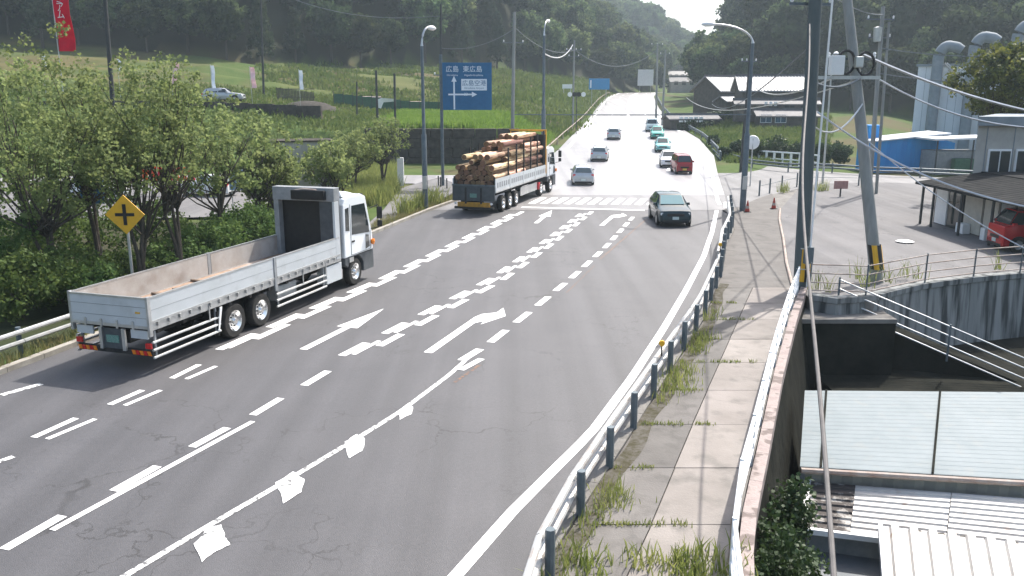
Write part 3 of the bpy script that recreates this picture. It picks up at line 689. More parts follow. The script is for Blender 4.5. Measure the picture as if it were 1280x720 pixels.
def pole_px(name, base_px, top_px, r0, r1, m, label, D=None, z=0.0, **k):
    p = P(*base_px, z) if D is None else A(*base_px, D)
    if D is not None: p.z = Tz(p.x, p.y) if k.pop('ground', True) else p.z
    t = A(top_px[0], top_px[1], p.y); return pole(name, p, t.z - p.z, r0, r1, m, label, lean=((t.x - p.x), 0), **k), p, t
poles = {}
specs = [
 ('a', (1089,215), (1104,8), .17, .13, 'pole_concrete', 'double grey pole with insulators right of the leaning utility pole', 60, dict(arms=((12.2,2.0,.1,3),(11.0,1.6,.1,3)))),
 ('b', (148,230), (129,-30), .17, .13, 'pole_dark', 'dark utility pole rising out of the trees right of the red banner', 58, {}),
 ('c', (329,110), (325,-30), .15, .11, 'pole_dark', 'thin dark pole standing alone in front of the left wood', 112, {}),
 ('d', (551,150), (551,5), .13, .09, 'pole_dark', 'dark pole directly behind the blue direction sign', 84, dict(arms=((8.6,1.4,0,2),))),
 ('e', (640,165), (643,15), .2, .15, 'pole_concrete', 'pale utility pole left of the log truck load', 86, dict(arms=((11.6,2.2,.3,3),))),
 ('f', (716,150), (718,50), .16, .12, 'pole_concrete', 'small utility pole by the left verge near the far blue signs', 128, dict(arms=((11.5,2.4,.2,4),(10.6,1.6,.2,3)))),
 ('g', (820,150), (822,55), .18, .14, 'pole_concrete', 'left one of the twin poles at the right verge of the far road', 140, dict(arms=((12.5,2.0,.2,3),))),
 ('h', (828,150), (832,62), .18, .14, 'pole_concrete', 'right one of the twin poles at the right verge of the far road', 136, dict(arms=((11.0,1.6,.2,3),))),
 ('i', (926,205), (940,45), .13, .1, 'pole_dark', 'slim dark pole in the verge behind the tall street lamp', 78, dict(arms=((9.9,1.5,.2,4),))),
 ('j', (1029,218), (1041,68), .09, .06, 'steel', 'thin grey pole with a small lamp between the two big utility poles', 68, {}),
 ('k', (472,152), (470,88), .14, .12, 'pole_dark', 'leftmost of the dark posts at the netted garden', 96, {}),
 ('l', (494,155), (493,92), .13, .12, 'pole_dark', 'right one of the dark posts at the netted garden', 94, {}),
 ('m', (446,146), (446,102), .09, .08, 'pole_dark', 'short dark post at the left end of the green net', 98, {}),
 ('n', (495,205), (494,120), .07, .06, 'pole_dark', 'thin dark pole beside the white post near the stone bank', 82, {}),
]
for key, b_, t_, r0, r1, m, lab, D, kw in specs: poles[key] = pole_px('utility_pole', b_, t_, r0, r1, m, lab, D, **kw)
r, p, t = poles['a']; MB().tube([(.5,0,0), (t.x-p.x+.5, 0, t.z-p.z-1)], [.12,.09], 8).build('second_shaft', M['pole_concrete'], r, smooth=True); MB().lathe([(0,-.5),(.25,-.5),(.28,.4),(0,.5)], 12, 'z', (t.x-p.x-.3, -.2, t.z-p.z-1.8)).build('transformer', M['steel'], r, smooth=True)
r, p, t = poles['j']; MB().lathe([(0,0),(.18,.02),(.2,.1),(.1,.2),(0,.22)], 12, 'z', (t.x-p.x+.25, 0, t.z-p.z)).build('lamp_head', M['white'], r, smooth=True)

def street_lamp(base, h, arm, r0, label, m='steel_dark', top_r=.055, box=True):
    root = empty('street_lamp', base, label=label, cat='street lamp')
    MB().tube([(0,0,0), (0,0,h*.42), (0,0,h*.43), (0,0,h*.9)], [r0, r0*.92, r0*.62, r0*.55], 12).build('pole', M[m], root, smooth=True)
    d = Vector(arm); pts = [Vector((0,0,h*.9))]
    for k in range(1, 9):
        a = math.pi/2 * k / 8; pts.append(Vector((0,0,h*.9)) + Vector((d.x*(1-math.cos(a)), d.y*(1-math.cos(a)), h*.1*math.sin(a))))
    MB().tube(pts, [r0*.55] + [top_r]*8, 10).build('arm', M['steel'], root, smooth=True)
    e = pts[-1]; dn = d.normalized(); MB().tube([e - dn*.1, e + dn*.12, e + dn*.45, e + dn*.7], [.06,.13,.15,.05], 10).build('lamp_head', M['white'], root, smooth=True)
    if box: MB().box(-.13,.13,-.27,-.14,1.3,2.1).build('control_box', M['steel'], root, bevel=.01)
    return root
p = P(928, 263, PZ); t = A(948, 90, p.y); street_lamp(p, A(941, 30, p.y).z - PZ, (-2.3, .2, 0), .19, 'tall blue-grey street lamp arching left over the junction, cone at its foot')
p = P(532, 262, 0); street_lamp(p, 10.9, (.35, .5, 0), .17, 'street lamp with short curved arm left of the blue direction sign', top_r=.06)
p = A(679, 190, 76); p.z = .1; street_lamp(p, 13.2, (.3, 1, 0), .2, 'tall straight lamp pole rising behind the log truck', box=False)
rsp = A(679, 68, 76)
MB_ = None
def wire(a, b, sag, r, label, m='steel_dark', n=14, name='overhead_cable'):
    a, b = Vector(a), Vector(b); pts = []
    for i in range(n + 1):
        t = i / n; p = a.lerp(b, t); p.z -= sag * 4 * t * (1 - t); pts.append(p)
    return tag(MB().tube(pts, r, 5).build(name, M[m], smooth=True), label, 'cable', 'overhead cables')
W = A
wire(W(1100,60,60), W(1300,69,58), .3, .035, 'highest thin cable running right from the double grey pole')
wire(W(1100,92,60), W(1300,102,60), .3, .035, 'second thin cable running right from the double grey pole')
wire(W(1078,68,32.5), W(1300,142,33), .2, .055, 'spiral-wrapped cable running right in front of the white factory', 'steel')
wire(W(1100,100,32.5), W(1300,160,32), .4, .035, 'thick grey cable below the spiral-wrapped cable', 'steel')
wire(W(1022,140,31), W(1300,262,24), .5, .035, 'cable crossing in front of the blue shed down to the right edge', 'steel')
wire(W(1078,170,32), W(1300,320,26), .3, .02, 'lowest cable crossing in front of the near building', 'steel')
wire(W(1010,60,30), W(890,130,120), 1.2, .03, 'cable from the straight pole past the tall street lamp')
wire(W(1078,98,32.5), W(858,122,130), 1.5, .03, 'thick cable sagging left past the tiled house', 'steel')
wire(W(1010,98,30), W(1075,98,32), .3, .04, 'short cable between the straight and the leaning pole')
wire(W(1010,150,30), W(1078,130,32), .7, .03, 'slack cable loop between the two big poles', 'steel')
wire(W(643,143,86), W(940,143,76), .05, .05, 'dark horizontal cable crossing above the far road')
wire(W(643,36,86), W(551,60,84), .7, .03, 'cable between the pale pole and the pole behind the blue sign')
wire(W(643,34,86), W(718,62,128), 1.2, .03, 'cable from the pale pole to the small pole at the verge')
wire(W(679,66,76), W(716,56,128), 1.0, .06, 'pale curved cable from the lamp pole to the small pole', 'steel')
wire(W(718,62,128), W(822,62,140), 2.5, .04, 'long cable spanning the far road between poles')
wire(W(551,20,84), W(325,-20,112), 1.5, .03, 'cable in front of the left wood')
wire(W(1104,18,60), W(1018,-20,30), .3, .03, 'cable from the double grey pole up to the straight pole')
wire(W(1041,97,32), W(945,110,78), .6, .04, 'cable from the white cable box to the slim dark pole', 'steel')
# the thick drop cable that comes down toward the camera
M['mid_cable'] = mat('weathered_cable_sheath', (.10,.095,.092), (.14,.13,.125), rough=.7, scale=4)
a = W(1012, 30, 29.0); e = W(1044, 800, 5.2); pts = []
for i in range(25):
    t = i / 24; s = t
    p = a.lerp(e, t); p.z -= 1.6 * 4 * t * (1 - t) * .5; p.x += .05 * math.sin(t * 9) - .12 * math.sin(t * math.pi)
    pts.append(p)
tag(MB().tube(pts, [.024] * 25, 8).build('drop_cable', M['mid_cable'], smooth=True), 'thick grey cable dropping from the straight utility pole past the metal roofs', 'cable')

# ------------------------------------------------------------------ signs
root = empty('warning_sign', A(169, 380, 26.2), label='yellow diamond crossroads warning sign on a grey post among the trees', cat='sign')
root.location.z = -.1; top = A(157, 268, 26.2) - root.location
top.z = A(157,268,26.2).z + .1; root.location.x = A(157,268,26.2).x
MB().tube([(0,.03,-.3), (0,.03,top.z + .3)], .045, 10).build('post', M['steel'], root, smooth=True)
s_ = .62; b = MB().prism([(0,-s_),(s_,0),(0,s_),(-s_,0)], -.03, 0, 'y'); f = b.build('sign_board', M['yellow'], root, bevel=.004); f.location = (0,-.03,top.z)
MB().box(-.3,.3,-.045,-.035,-.05,.05).build('cross_bar', M['black'], f); MB().box(-.055,.055,-.048,-.036,-.33,.33).build('cross_bar', M['black'], f)
# big blue direction sign
D = 66; c = A(584, 108, D); w = 59 / FPX * D / .99; h = (136 - 80) / FPX * D
bs_ = empty('direction_sign', (c.x, c.y, c.z), math.radians(4), 'big blue direction sign with white arrows and place names left of the road', 'sign')
face = MB().box(-w/2, w/2, -.03, .03, -h/2, h/2).build('sign_board', M['blue_sign'], bs_, bevel=.01)
FR = (math.pi/2, 0, 0)
text_mesh('lettering', '広島', .5, M['white_sign'], face, (-1.12, -.035, 1.25), FR); text_mesh('lettering', '東広島', .5, M['white_sign'], face, (.42, -.035, 1.25), FR)
text_mesh('lettering', 'Hiroshima', .2, M['white_sign'], face, (-1.12, -.035, .83), FR); text_mesh('lettering', 'Higashi-hiroshima', .2, M['white_sign'], face, (.5, -.035, .83), FR)
MB().box(-.45, 1.5, -.042, -.034, -.3, .55).build('name_panel', M['white_sign'], face)
text_mesh('lettering', '広島空港', .46, M['blue_sign'], face, (.53, -.047, .22), FR); text_mesh('lettering', 'Hiroshima Airport', .2, M['blue_sign'], face, (.53, -.047, -.13), FR)
MB().prism([(-1.06,-1.72),(-.94,-1.72),(-.94,.35),(-.8,.35),(-1,.78),(-1.2,.35),(-1.06,.35)], -.036, -.042, 'y').build('arrow', M['white_sign'], face)
MB().prism([(-1.45,-.66),(.35,-.66),(.35,-.8),(.75,-.6),(.35,-.4),(.35,-.54),(-1.45,-.54)], -.037, -.044, 'y').build('arrow', M['white_sign'], face)
text_mesh('route_number', '33', .3, M['white_sign'], face, (-.1, -.05, -.6), FR)
gz = -c.z; sx_ = A(551,80,D).x - c.x
MB().tube([(sx_, .2, gz), (sx_, .2, h/2 + .6)], .13, 10).build('post', M['steel_dark'], bs_, smooth=True)
for z in (-.9, .9): MB().bar((sx_, .2, z), (w/2 - .1, .08, z), .1, .1).build('bracket', M['steel'], bs_)
# far blue signs
for (px, py, ww, hh, D, lab, mm) in [(749,105,25,13,190,'small far blue sign at the left verge of the climbing road','blue_sign'), (807,97,19,19,255,'pale grey square billboard at the crest of the road','white'), (709,108,12,5,170,'thin white sign strip left of the far blue sign','white')]:
    c = A(px, py, D); w2, h2 = ww/FPX*D/2, hh/FPX*D/2; g = Tz(c.x, c.y)
    r = empty('road_sign', c, label=lab, cat='sign'); m_ = M[mm] if mm != 'blue_sign' else mat('far_sign_blue', (.02,.2,.42), (.03,.24,.48), rough=.5)
    MB().box(-w2,w2,-.06,.06,-h2,h2).build('sign_board', m_, r, bevel=.02)
    for sx_ in (-w2*.7, w2*.7): MB().tube([(sx_,.15,g-c.z-.5),(sx_,.15,h2*.8)], .08, 6).build('post', M['steel'], r)
    if px == 749: MB().box(-w2*.9,-w2*.75,-.075,-.065,-h2*.7,h2*.7).build('white_mark', M['white_sign'], r)
# round white mirror/sign on lamp and delineators on left verge
p = P(936, 213, 0); r = empty('road_mirror', A(941, 178, 66), label='round white-backed road mirror just right of the tall street lamp', cat='mirror'); g = -r.location.z
MB().tube([(0,0,g),(0,0,.3)], .05, 8).build('post', M['steel'], r); MB().lathe([(0,-.05),(.5,-.02),(.55,.05),(0,.12)], 20, 'y').build('mirror_disc', M['white'], r, smooth=True)
# small traffic lights / reflectors beside the far left verge
r = empty('signal_sign', A(721, 118, 118), label='small black and white twin disc sign in front of the far blue sign', cat='sign'); g = Tz(r.location.x, r.location.y) - r.location.z
MB().tube([(0,.1,g),(0,.1,.4)], .06, 8).build('post', M['pole_dark'], r)
for k, mm in enumerate(['white','black','black','white']): MB().lathe([(0,-.05),(.32,-.05),(.32,.05),(0,.05)], 14, 'y', (-.95 + .62*k, 0, 0)).build('disc', M[mm], r)
# ------------------------------------------------------------------ vehicles
M['truck_white'] = mat('truck_white_paint', (.74, .77, .78), (.62, .65, .66), rough=.28, scale=1.2, coat=.5, lo=.5, hi=.9)
M['alu_board'] = mat('pale_aluminium_board', (.52, .55, .57), (.47, .50, .51), rough=.42, scale=1.4, metal=.2, lo=.4, hi=.7, c3=(.38, .39, .39), scale3=2.0, lo3=.58, hi3=.9)
M['board_inner'] = mat('bed_inner_board', (.42, .40, .38), (.33, .30, .27), rough=.65, scale=1.5, c3=(.24, .2, .17), scale3=1.1, lo3=.55, hi3=.75)
M['bed_floor'] = mat('bed_floor_plywood', (.33, .24, .18), (.24, .17, .125), rough=.75, scale=2, c3=(.38, .32, .28), scale3=.8)
M['dark_grey'] = mat('dark_grey_plastic', (.05, .058, .064), (.08, .088, .095), rough=.5, scale=3)
M['mid_grey'] = mat('grey_painted_steel', (.2, .215, .22), (.28, .29, .3), rough=.5, scale=3)
M['chassis'] = mat('grimy_chassis', (.02, .02, .02), (.045, .04, .036), rough=.8, scale=5)
M['zebra'] = M['yellow']

def plates(name, poly, y, t, m, parent, smooth=False, bevel=0):
    return MB().prism(poly, y, y + t, 'y').build(name, M[m], parent, bevel=bevel)
def truck_wheel(parent, x, y, side, r=.52, w=.28, chrome=True, name='wheel'):
    # side -1: outer face towards -y
    b = MB().lathe([(r*.58, -w/2+.02), (r*.62, -w/2), (r*.92, -w/2), (r, -w/2+.05), (r, w/2-.05), (r*.92, w/2), (r*.5, w/2)], 28, 'y')
    t = b.build(name, M['rubber'], parent, smooth=True); t.location = (x, y, r)
    q = side * (w/2)
    rim = MB().lathe([(0, q + side*.035), (r*.16, q + side*.035), (r*.19, q + side*.0), (r*.22, q - side*.05), (r*.4, q - side*.07), (r*.5, q - side*.02), (r*.6, q + side*.004), (r*.62, q - side*.03)], 24, 'y')
    rim.build('rim', M['chrome' if chrome else 'steel'], t, smooth=True)
    b = MB()
    for k in range(8):
        a = 2*math.pi*k/8; b.lathe([(0, q - side*.045), (r*.05, q - side*.045), (r*.05, q - side*.068)], 8, 'y', (r*.31*math.cos(a), 0, r*.31*math.sin(a)))
    b.build('hand_hole', M['black'], t)
    return t

def truck_cab(root, x0, x1, ax, W=2.48, H=3.35, paint='truck_white', roof=True, amber=False):
    hw = W / 2; L = x1 - x0
    arc = [(ax + .66*math.cos(a), .5 + .66*math.sin(a)) for a in np.linspace(math.radians(25), math.radians(155), 9)]
    up = [(x0, 1.15), (x0, H-.28), (x0+.12, H-.06), (x0+.4, H), (x1-.85, H), (x1-.5, H-.12), (x1-.16, 2.15), (x1-.03, 1.75), (x1, 1.15)]
    cab = MB().prism(up, -hw, hw, 'y').build('cab', M[paint], root, bevel=.05)
    low = [(x1, 1.14), (x1+.03, .8), (x1+.02, .42), (ax+.62, .42)] + arc + [(x0+.02, .9), (x0+.02, 1.14)]
    MB().prism(low, -hw+.01, hw-.01, 'y').build('bumper', M['dark_grey'], root, bevel=.025)
    if roof:
        MB().add([(x0+.15,-hw+.1,H-.01),(x1-.95,-hw+.16,H-.01),(x1-.95,hw-.16,H-.01),(x0+.15,hw-.1,H-.01),(x0+.2,-hw+.22,H+.22),(x1-1.35,-hw+.3,H+.12),(x1-1.35,hw-.3,H+.12),(x0+.2,hw-.22,H+.22)],
                 [(0,1,5,4),(1,2,6,5),(2,3,7,6),(3,0,4,7),(4,5,6,7),(0,3,2,1)]).build('roof_fairing', M[paint], root, bevel=.04)
    for s in (-1, 1):
        y = s * hw; t = .012
        yy = (y, y + s*t)
        MB().prism([(x0+.58,1.95),(x1-.3,1.85),(x1-.36,2.2),(x1-.62,H-.38),(x0+.62,H-.36)], *yy, 'y').build('side_window', M['glass'], cab)
        MB().prism([(x0+.12,2.15),(x0+.4,2.12),(x0+.4,H-.4),(x0+.14,H-.42)], *yy, 'y').build('side_window', M['glass'], cab)
        b = MB()                                        # door shut lines
        for (a, c) in [((x0+.5,1.2),(x0+.5,H-.3)), ((x1-.22,1.2),(x1-.22,1.9)), ((x0+.5,1.2),(x1-.22,1.2))]:
            b.bar((a[0], y+s*.004, a[1]), (c[0], y+s*.004, c[1]), .014, .014, up=(0,1,0))
        b.build('door_seam', M['dark_grey'], cab)
        MB().box(x0+.56, x0+.76, min(yy)-.012, max(yy)+.012, 1.66, 1.72).build('door_handle', M['black'], cab)
        MB().prism([(x1-.62,1.25),(x1-.3,1.3),(x1-.34,1.75),(x1-.6,1.8)], *yy, 'y').build('lower_window', M['glass'], cab)
        MB().lathe([(0,0),(.1,.0),(.12,s*.08),(0,s*.12)], 14, 'y', (x1-.1, y, 1.45)).build('corner_lamp', M['amber'], cab)
        MB().box(x0+.3, x0+.62, min(y, y+s*.02), max(y, y+s*.02), .95, 1.12).build('step', M['steel'], cab)
        # mirrors
        mr = MB().tube([(x1-.25, y, 2.75), (x1+.12, y+s*.2, 2.85), (x1+.16, y+s*.26, 2.7)], .018, 6).tube([(x1-.15, y, 1.95), (x1+.12, y+s*.22, 2.0), (x1+.16, y+s*.26, 2.1)], .018, 6).build('mirror_arm', M['black'], root)
        MB().box(x1+.08, x1+.16, y+s*.26-.11, y+s*.26+.11, 2.32, 2.78).build('mirror', M['black'], mr, bevel=.03)
        MB().box(x1+.08, x1+.16, y+s*.26-.1, y+s*.26+.1, 2.02, 2.26).build('mirror', M['black'], mr, bevel=.03)
    MB().add([(x1-.51,-hw+.12,H-.17),(x1-.51,hw-.12,H-.17),(x1-.15,hw-.08,2.2),(x1-.15,-hw+.08,2.2)], [(0,1,2,3)]).build('windscreen', M['glass'], cab, loc=(.02,0,.012))
    MB().box(x1, x1+.012, -hw+.2, hw-.2, 1.3, 1.72).build('grille', M['black'], cab)
    for s in (-1, 1): MB().box(x1+.0, x1+.05, s*.95-.2, s*.95+.2, .62, .86).build('headlight', M['white'], root, bevel=.02)
    MB().tube([(x1-.62,-hw+.15,H-.1),(x1-.35,-hw+.2,H-.08),(x1-.35,hw-.2,H-.08),(x1-.62,hw-.15,H-.1)], .03, 6).build('visor', M['black'], cab)
    return cab

def heading_root(name, p, q, label, cat, group=None):
    d = (q - p); rz = math.atan2(d.y, d.x); return empty(name, (p.x, p.y, 0), rz, label, cat, group)

# ---- flatbed truck in the near lane
pR, pF = P(296, 422), P(445, 356); d = (pF - pR).normalized(); nl = Vector((-d.y, d.x, 0))
ft = heading_root('flatbed_truck', pR + nl * 1.2, pF + nl * 1.2, 'long white flatbed truck with empty dropside bed in the nearest left lane', 'truck', 'trucks on the road')
XR0, XB, XC0, XC1, AX = -3.5, 6.32, 6.6, 8.85, 7.42
truck_cab(ft, XC0, XC1, AX, H=3.38)
MB().box(XR0+.15, 8.3, -.42, -.3, .72, 1.02).box(XR0+.15, 8.3, .3, .42, .72, 1.02).build('chassis_rail', M['chassis'], ft)
b = MB()
for k in range(9): b.box(XR0+.3+k*1.0, XR0+.42+k*1.0, -1.18, 1.18, 1.02, 1.16)
b.build('cross_member', M['chassis'], ft)
for x in (0, 1.33):
    for s in (-1, 1):
        truck_wheel(ft, x, s*1.06, s); truck_wheel(ft, x, s*.72, s, chrome=False)
    MB().tube([(x,-.95,.5),(x,.95,.5)], .09, 8).build('axle', M['chassis'], ft)
for s in (-1, 1): truck_wheel(ft, AX, s*1.06, s)
MB().box(XR0, XB, -1.19, 1.19, 1.2, 1.31).build('bed_floor', M['bed_floor'], ft)
zt = 2.0
def board(x0, x1, s):
    y0, y1 = (1.2, 1.24) if s > 0 else (-1.24, -1.2)
    bd = MB().box(x0+.01, x1-.01, y0, y1, 1.36, zt).build('side_board', M['alu_board'], ft, bevel=.008)
    yi = (1.196, 1.2) if s > 0 else (-1.2, -1.196)
    MB().box(x0+.02, x1-.02, yi[0]-.002, yi[1]+.002 if s < 0 else yi[1]-.001, 1.33, zt-.01).build('inner_face', M['board_inner'], bd)
    MB().box(x0+.02, x1-.02, y0-.01, y1+.01, zt-.02, zt+.02).build('top_edge', M['steel'], bd)
    MB().box(x0+.02, x1-.02, s*1.25-.008 , s*1.25+.008, 1.34, 1.40).build('bottom_trim', M['steel'], bd)
    b = MB(); n = int((x1-x0)/.42)
    for k in range(n):
        xx = x0 + .25 + k*.42; b.box(xx, xx+.07, s*1.262-.012, s*1.262+.012, 1.22, 1.34)
    b.build('latch', M['steel'], bd)
    b = MB()
    for z in (1.68,): b.box(x0+.03, x1-.03, s*1.2415-.0025, s*1.2415+.0025, z-.004, z+.004)
    b.build('board_seam', M['mid_grey'], bd)
for s in (-1, 1):
    board(XR0, 2.05, s); board(2.2, XB-.05, s)
    for x in (2.055, ): MB().box(x, x+.14, s*1.23-.035, s*1.23+.035, .95, zt+.03).build('side_post', M['mid_grey'], ft, bevel=.01)
    MB().box(XR0-.02, XB, s*1.2-.03, s*1.2+.03, 1.14, 1.33).build('side_sill', M['steel'], ft)
    for k, x in enumerate([-1.2, 3.7, 5.2]): MB().box(x, x+.04, s*1.235-.01, s*1.235+.01, .85, 1.28).build('hanger', M['steel'], ft)
    for (xa, xb) in [(XR0+.05, -.72), (2.15, 5.25)]:
        for z in (.42, .62, .82): MB().tube([(xa, s*1.21, z), (xb, s*1.21, z)], .035, 8).build('side_guard', M['steel'], ft, smooth=True)
        for x in (xa+.12, xb-.15): MB().box(x, x+.06, s*1.16-.02, s*1.16+.02, .4, 1.1).build('guard_bracket', M['mid_grey'], ft)
    MB().box(5.32, 6.4, s*1.0-.2, s*1.0+.2, .45, 1.08).build('tool_box', M['alu_board'], ft, bevel=.02)
    MB().prism([(-.62,1.1),(-.72,1.1),(-.86,.45),(-.8,.45)], s*1.22-.03, s*1.22+.0, 'y').build('mudguard_stay', M['white'], ft)
    MB().box(-.85,-.82, s*1.0-.24, s*1.0+.24, .3, 1.0).build('mud_flap', M['black'], ft)
MB().lathe([(0,-.55),(.3,-.55),(.3,.55),(0,.55)], 16, 'x', (3.1, .85, .75)).build('air_tank', M['chrome'], ft, smooth=True)
MB().box(2.5, 3.6, -1.05, -.6, .5, 1.0).build('fuel_tank', M['mid_grey'], ft, bevel=.05)
# tailgate and rear end
tg = MB().box(XR0-.05, XR0-.01, -1.2, 1.2, 1.2, zt).build('tailgate', M['alu_board'], ft, bevel=.008)
MB().box(XR0-.06, XR0+0, -1.21, 1.21, zt-.03, zt+.02).build('top_edge', M['steel'], tg); MB().box(XR0-.06, XR0-.052, -1.18, 1.18, 1.2, 1.28).build('bottom_trim', M['steel'], tg)
b = MB()
for z in (1.48, 1.76): b.box(XR0-.055, XR0-.049, -1.18, 1.18, z-.006, z+.006)
b.build('board_seam', M['mid_grey'], tg)
b = MB()
for yy in (-.75,-.25,.25,.75): b.box(XR0-.075, XR0-.05, yy-.03, yy+.03, 1.16, 1.38)
b.build('hinge', M['steel'], tg)
for yy in (-1.22, 1.22): MB().box(XR0-.06, XR0+.06, yy-.035, yy+.035, 1.0, zt+.04).build('corner_post', M['steel'], ft, bevel=.01)
MB().box(XR0-.07, XR0-.052, -1.0, -.86, 1.6, 1.64).build('yellow_sticker', M['yellow'], tg)
for s in (-1, 1): MB().box(XR0+.0, XR0+.05, s*.86-.26, s*.86+.26, .92, 1.14).build('rear_panel', M['alu_board'], ft); MB().box(XR0-.02, XR0+.05, s*.36-.05, s*.36+.05, .55, 1.14).build('rear_bracket', M['steel'], ft, bevel=.01)
MB().box(XR0+.02, XR0+.04, -.3, .3, .58, 1.12).build('rear_plate_panel', M['dark_grey'], ft)
MB().box(XR0+.0, XR0+.018, -.2, .2, .74, .94).build('number_plate', M['plate_green'], ft, bevel=.004)
bar_ = MB().box(XR0+.05, XR0+.15, -1.18, 1.18, .45, .6).build('underrun_bar', M['chassis'], ft, bevel=.01)
for s in (-1, 1):
    for k in range(5): MB().prism([(s*.86-.3+k*.12, .47), (s*.86-.2+k*.12, .47), (s*.86-.16+k*.12, .585), (s*.86-.26+k*.12, .585)], XR0+.03, XR0+.045, 'x').build('reflector_stripe', M['red_lens' if k % 2 else 'amber'], bar_)
    MB().box(XR0+.0, XR0+.06, s*1.1-.09, s*1.1+.09, .66, .8).build('tail_light', M['red_lens'], ft, bevel=.01)
# headboard
hb = MB().box(XB-.02, XB+.06, -1.22, 1.22, 1.22, 3.3).build('headboard', M['black'], ft)
MB().box(XB-.34, XB+.06, -1.24, 1.24, 3.305, 3.78).build('top_locker', M['mid_grey'], hb, bevel=.015)
MB().box(XB-.5, XB-.34, -.95, .4, 3.36, 3.7).build('folded_tarp', M['black'], hb, bevel=.04); MB().tube([(XB-.4, .3, 3.66), (XB-.43, -.1, 3.73), (XB-.42,-.6,3.7)], .04, 8).build('tarp_edge', M['rail_beige'], hb, smooth=True)
MB().box(XB-.3, XB-.03, 1.04, 1.24, 1.23, 3.3).build('left_post', M['mid_grey'], hb, bevel=.01); MB().box(XB-.3, XB-.03, -1.24, -.62, 1.23, 3.3).build('right_panel', M['dark_grey'], hb, bevel=.01)
MB().box(XB-.34, XB-.02, -1.245, -1.16, 1.23, 3.3).build('corner_strip', M['alu_board'], hb, bevel=.01)
MB().lathe([(0,-.25),(.12,-.25),(.12,.25),(0,.25)], 10, 'z', (XB+.18,-.95,2.3)).build('intake_duct', M['black'], ft)
def ftp(x, y, z): return ft.matrix_basis @ Vector((x, y, z))
bpy.context.view_layer.update(); FM = Matrix.Translation(ft.location) @ Matrix.Rotation(ft.rotation_euler[2], 4, 'Z')
for (x, y, w, a, lab) in [(-.9,.5,1.2,1.2,'rearmost loose grey board lying across the truck bed'), (1.0,.5,1.3,1.35,'middle loose board lying across the truck bed'), (-.3,.35,1.1,1.1,'short loose board between the other two on the truck bed')]:
    p = FM @ Vector((x, y, 1.31)); o = MB().box(-w/2, w/2, -.06, .06, 0, .07).build('loose_board', M['wood'], bevel=.006, loc=p, rz=ft.rotation_euler[2] + a); tag(o, lab, 'board', 'loose boards on the bed')

# ---- log truck
M['log_bark'] = mat('cedar_bark', (.13, .075, .05), (.26, .16, .10), rough=.9, scale=6, stretch=(.3, 4, 4), bump=.6, rand=.5)
M['log_peeled'] = mat('peeled_pale_log', (.72, .52, .34), (.54, .36, .22), rough=.75, scale=3, stretch=(.25, 3, 3), rand=.45, c3=(.22,.12,.07), scale3=2.5, lo3=.5, hi3=.6)
M['log_end'] = mat('sawn_log_end', (.15, .08, .04), (.24, .135, .07), rough=.8, scale=7, rand=.3)
pr_, pf_ = P(617, 269), P(690, 239); d = (pf_ - pr_).normalized(); nl = Vector((-d.y, d.x, 0))
lt = heading_root('log_truck', pr_ + nl * 1.25, pf_ + nl * 1.25, 'long trailer truck loaded with cut logs waiting behind the stop line', 'truck', 'trucks on the road')
lt.location.z = 0; lt.scale = (1.06, 1.08, 1.06)
LX1 = 10.6
truck_cab(lt, 11.0, 13.2, 11.9, H=3.1, roof=False)
for s in (-1, 1):
    for x in (1.6, 2.85, 4.1): truck_wheel(lt, x, s*1.08, s, r=.48)
    for x in (9.6, 11.95): truck_wheel(lt, x, s*1.08, s, r=.5)
MB().box(.3, 12.5, -.45, -.33, .8, 1.15).box(.3, 12.5, .33, .45, .8, 1.15).build('chassis_rail', M['chassis'], lt)
MB().box(.02, LX1, -1.22, 1.22, 1.2, 1.3).build('trailer_floor', M['chassis'], lt)
MB().box(-.05, .02, -1.24, 1.24, .75, 1.62).build('rear_gate', M['dark_grey'], lt, bevel=.02)
MB().box(-.09, 0, -1.25, 1.25, 1.6, 1.68).build('gate_top_rail', M['steel_dark'], lt)
MB().box(-.07,-.055, -.2, .2, .95, 1.18).build('number_plate', M['plate_green'], lt, bevel=.004)
MB().box(-.05,.1,-.95,.95,.42,.68).build('yellow_bumper', mat('faded_yellow_bumper', (.5,.25,.02), (.3,.16,.03), rough=.6), lt, bevel=.02)
MB().box(.0,.15,-1.15,1.15,.3,.42).build('underrun_bar', M['chassis'], lt)
for s in (-1, 1):
    MB().lathe([(0,0),(.07,0),(.07,-.04),(0,-.05)], 10, 'x', (-.05, s*1.05, .62)).build('tail_light', M['white'], lt)
    MB().box(-.07,-.02, s*.45-.05, s*.45+.05, .6, 1.5).build('gate_hinge', M['chassis'], lt)
    for k in range(4):
        xa = .05 + k * 2.64
        bd = MB().box(xa+.02, xa+2.6, s*1.24-.02, s*1.24+.02, 1.22, 2.0).build('side_board', M['alu_board'], lt, bevel=.01)
        MB().box(xa+.03, xa+2.59, s*1.265-.006, s*1.265+.006, 1.24, 1.32).build('bottom_trim', M['steel'], bd)
        b = MB()
        for q in range(6): b.box(xa+.3+q*.4, xa+.5+q*.4, s*1.265-.004, s*1.265+.004, 1.5, 1.78)
        b.build('faded_lettering', M['mid_grey'], bd)
    for x in (.1, 2.6, 4.2, 5.7, 7.2, 8.7, 10.2): MB().box(x, x+.09, s*1.17-.04, s*1.17+.04, 1.2, 3.35 + .09*x if x > 1 else 2.1).build('stake', M['chassis'], lt)
    MB().box(5.2, 8.9, s*1.1-.03, s*1.1+.03, .5, 1.0).build('side_guard', M['steel'], lt)
MB().box(10.4,10.5,-1.24,1.24,1.2,4.0).build('front_bulkhead', M['chassis'], lt)
M['amber_frame'] = mat('amber_painted_frame', (.75,.38,.03), (.6,.3,.04), rough=.5)
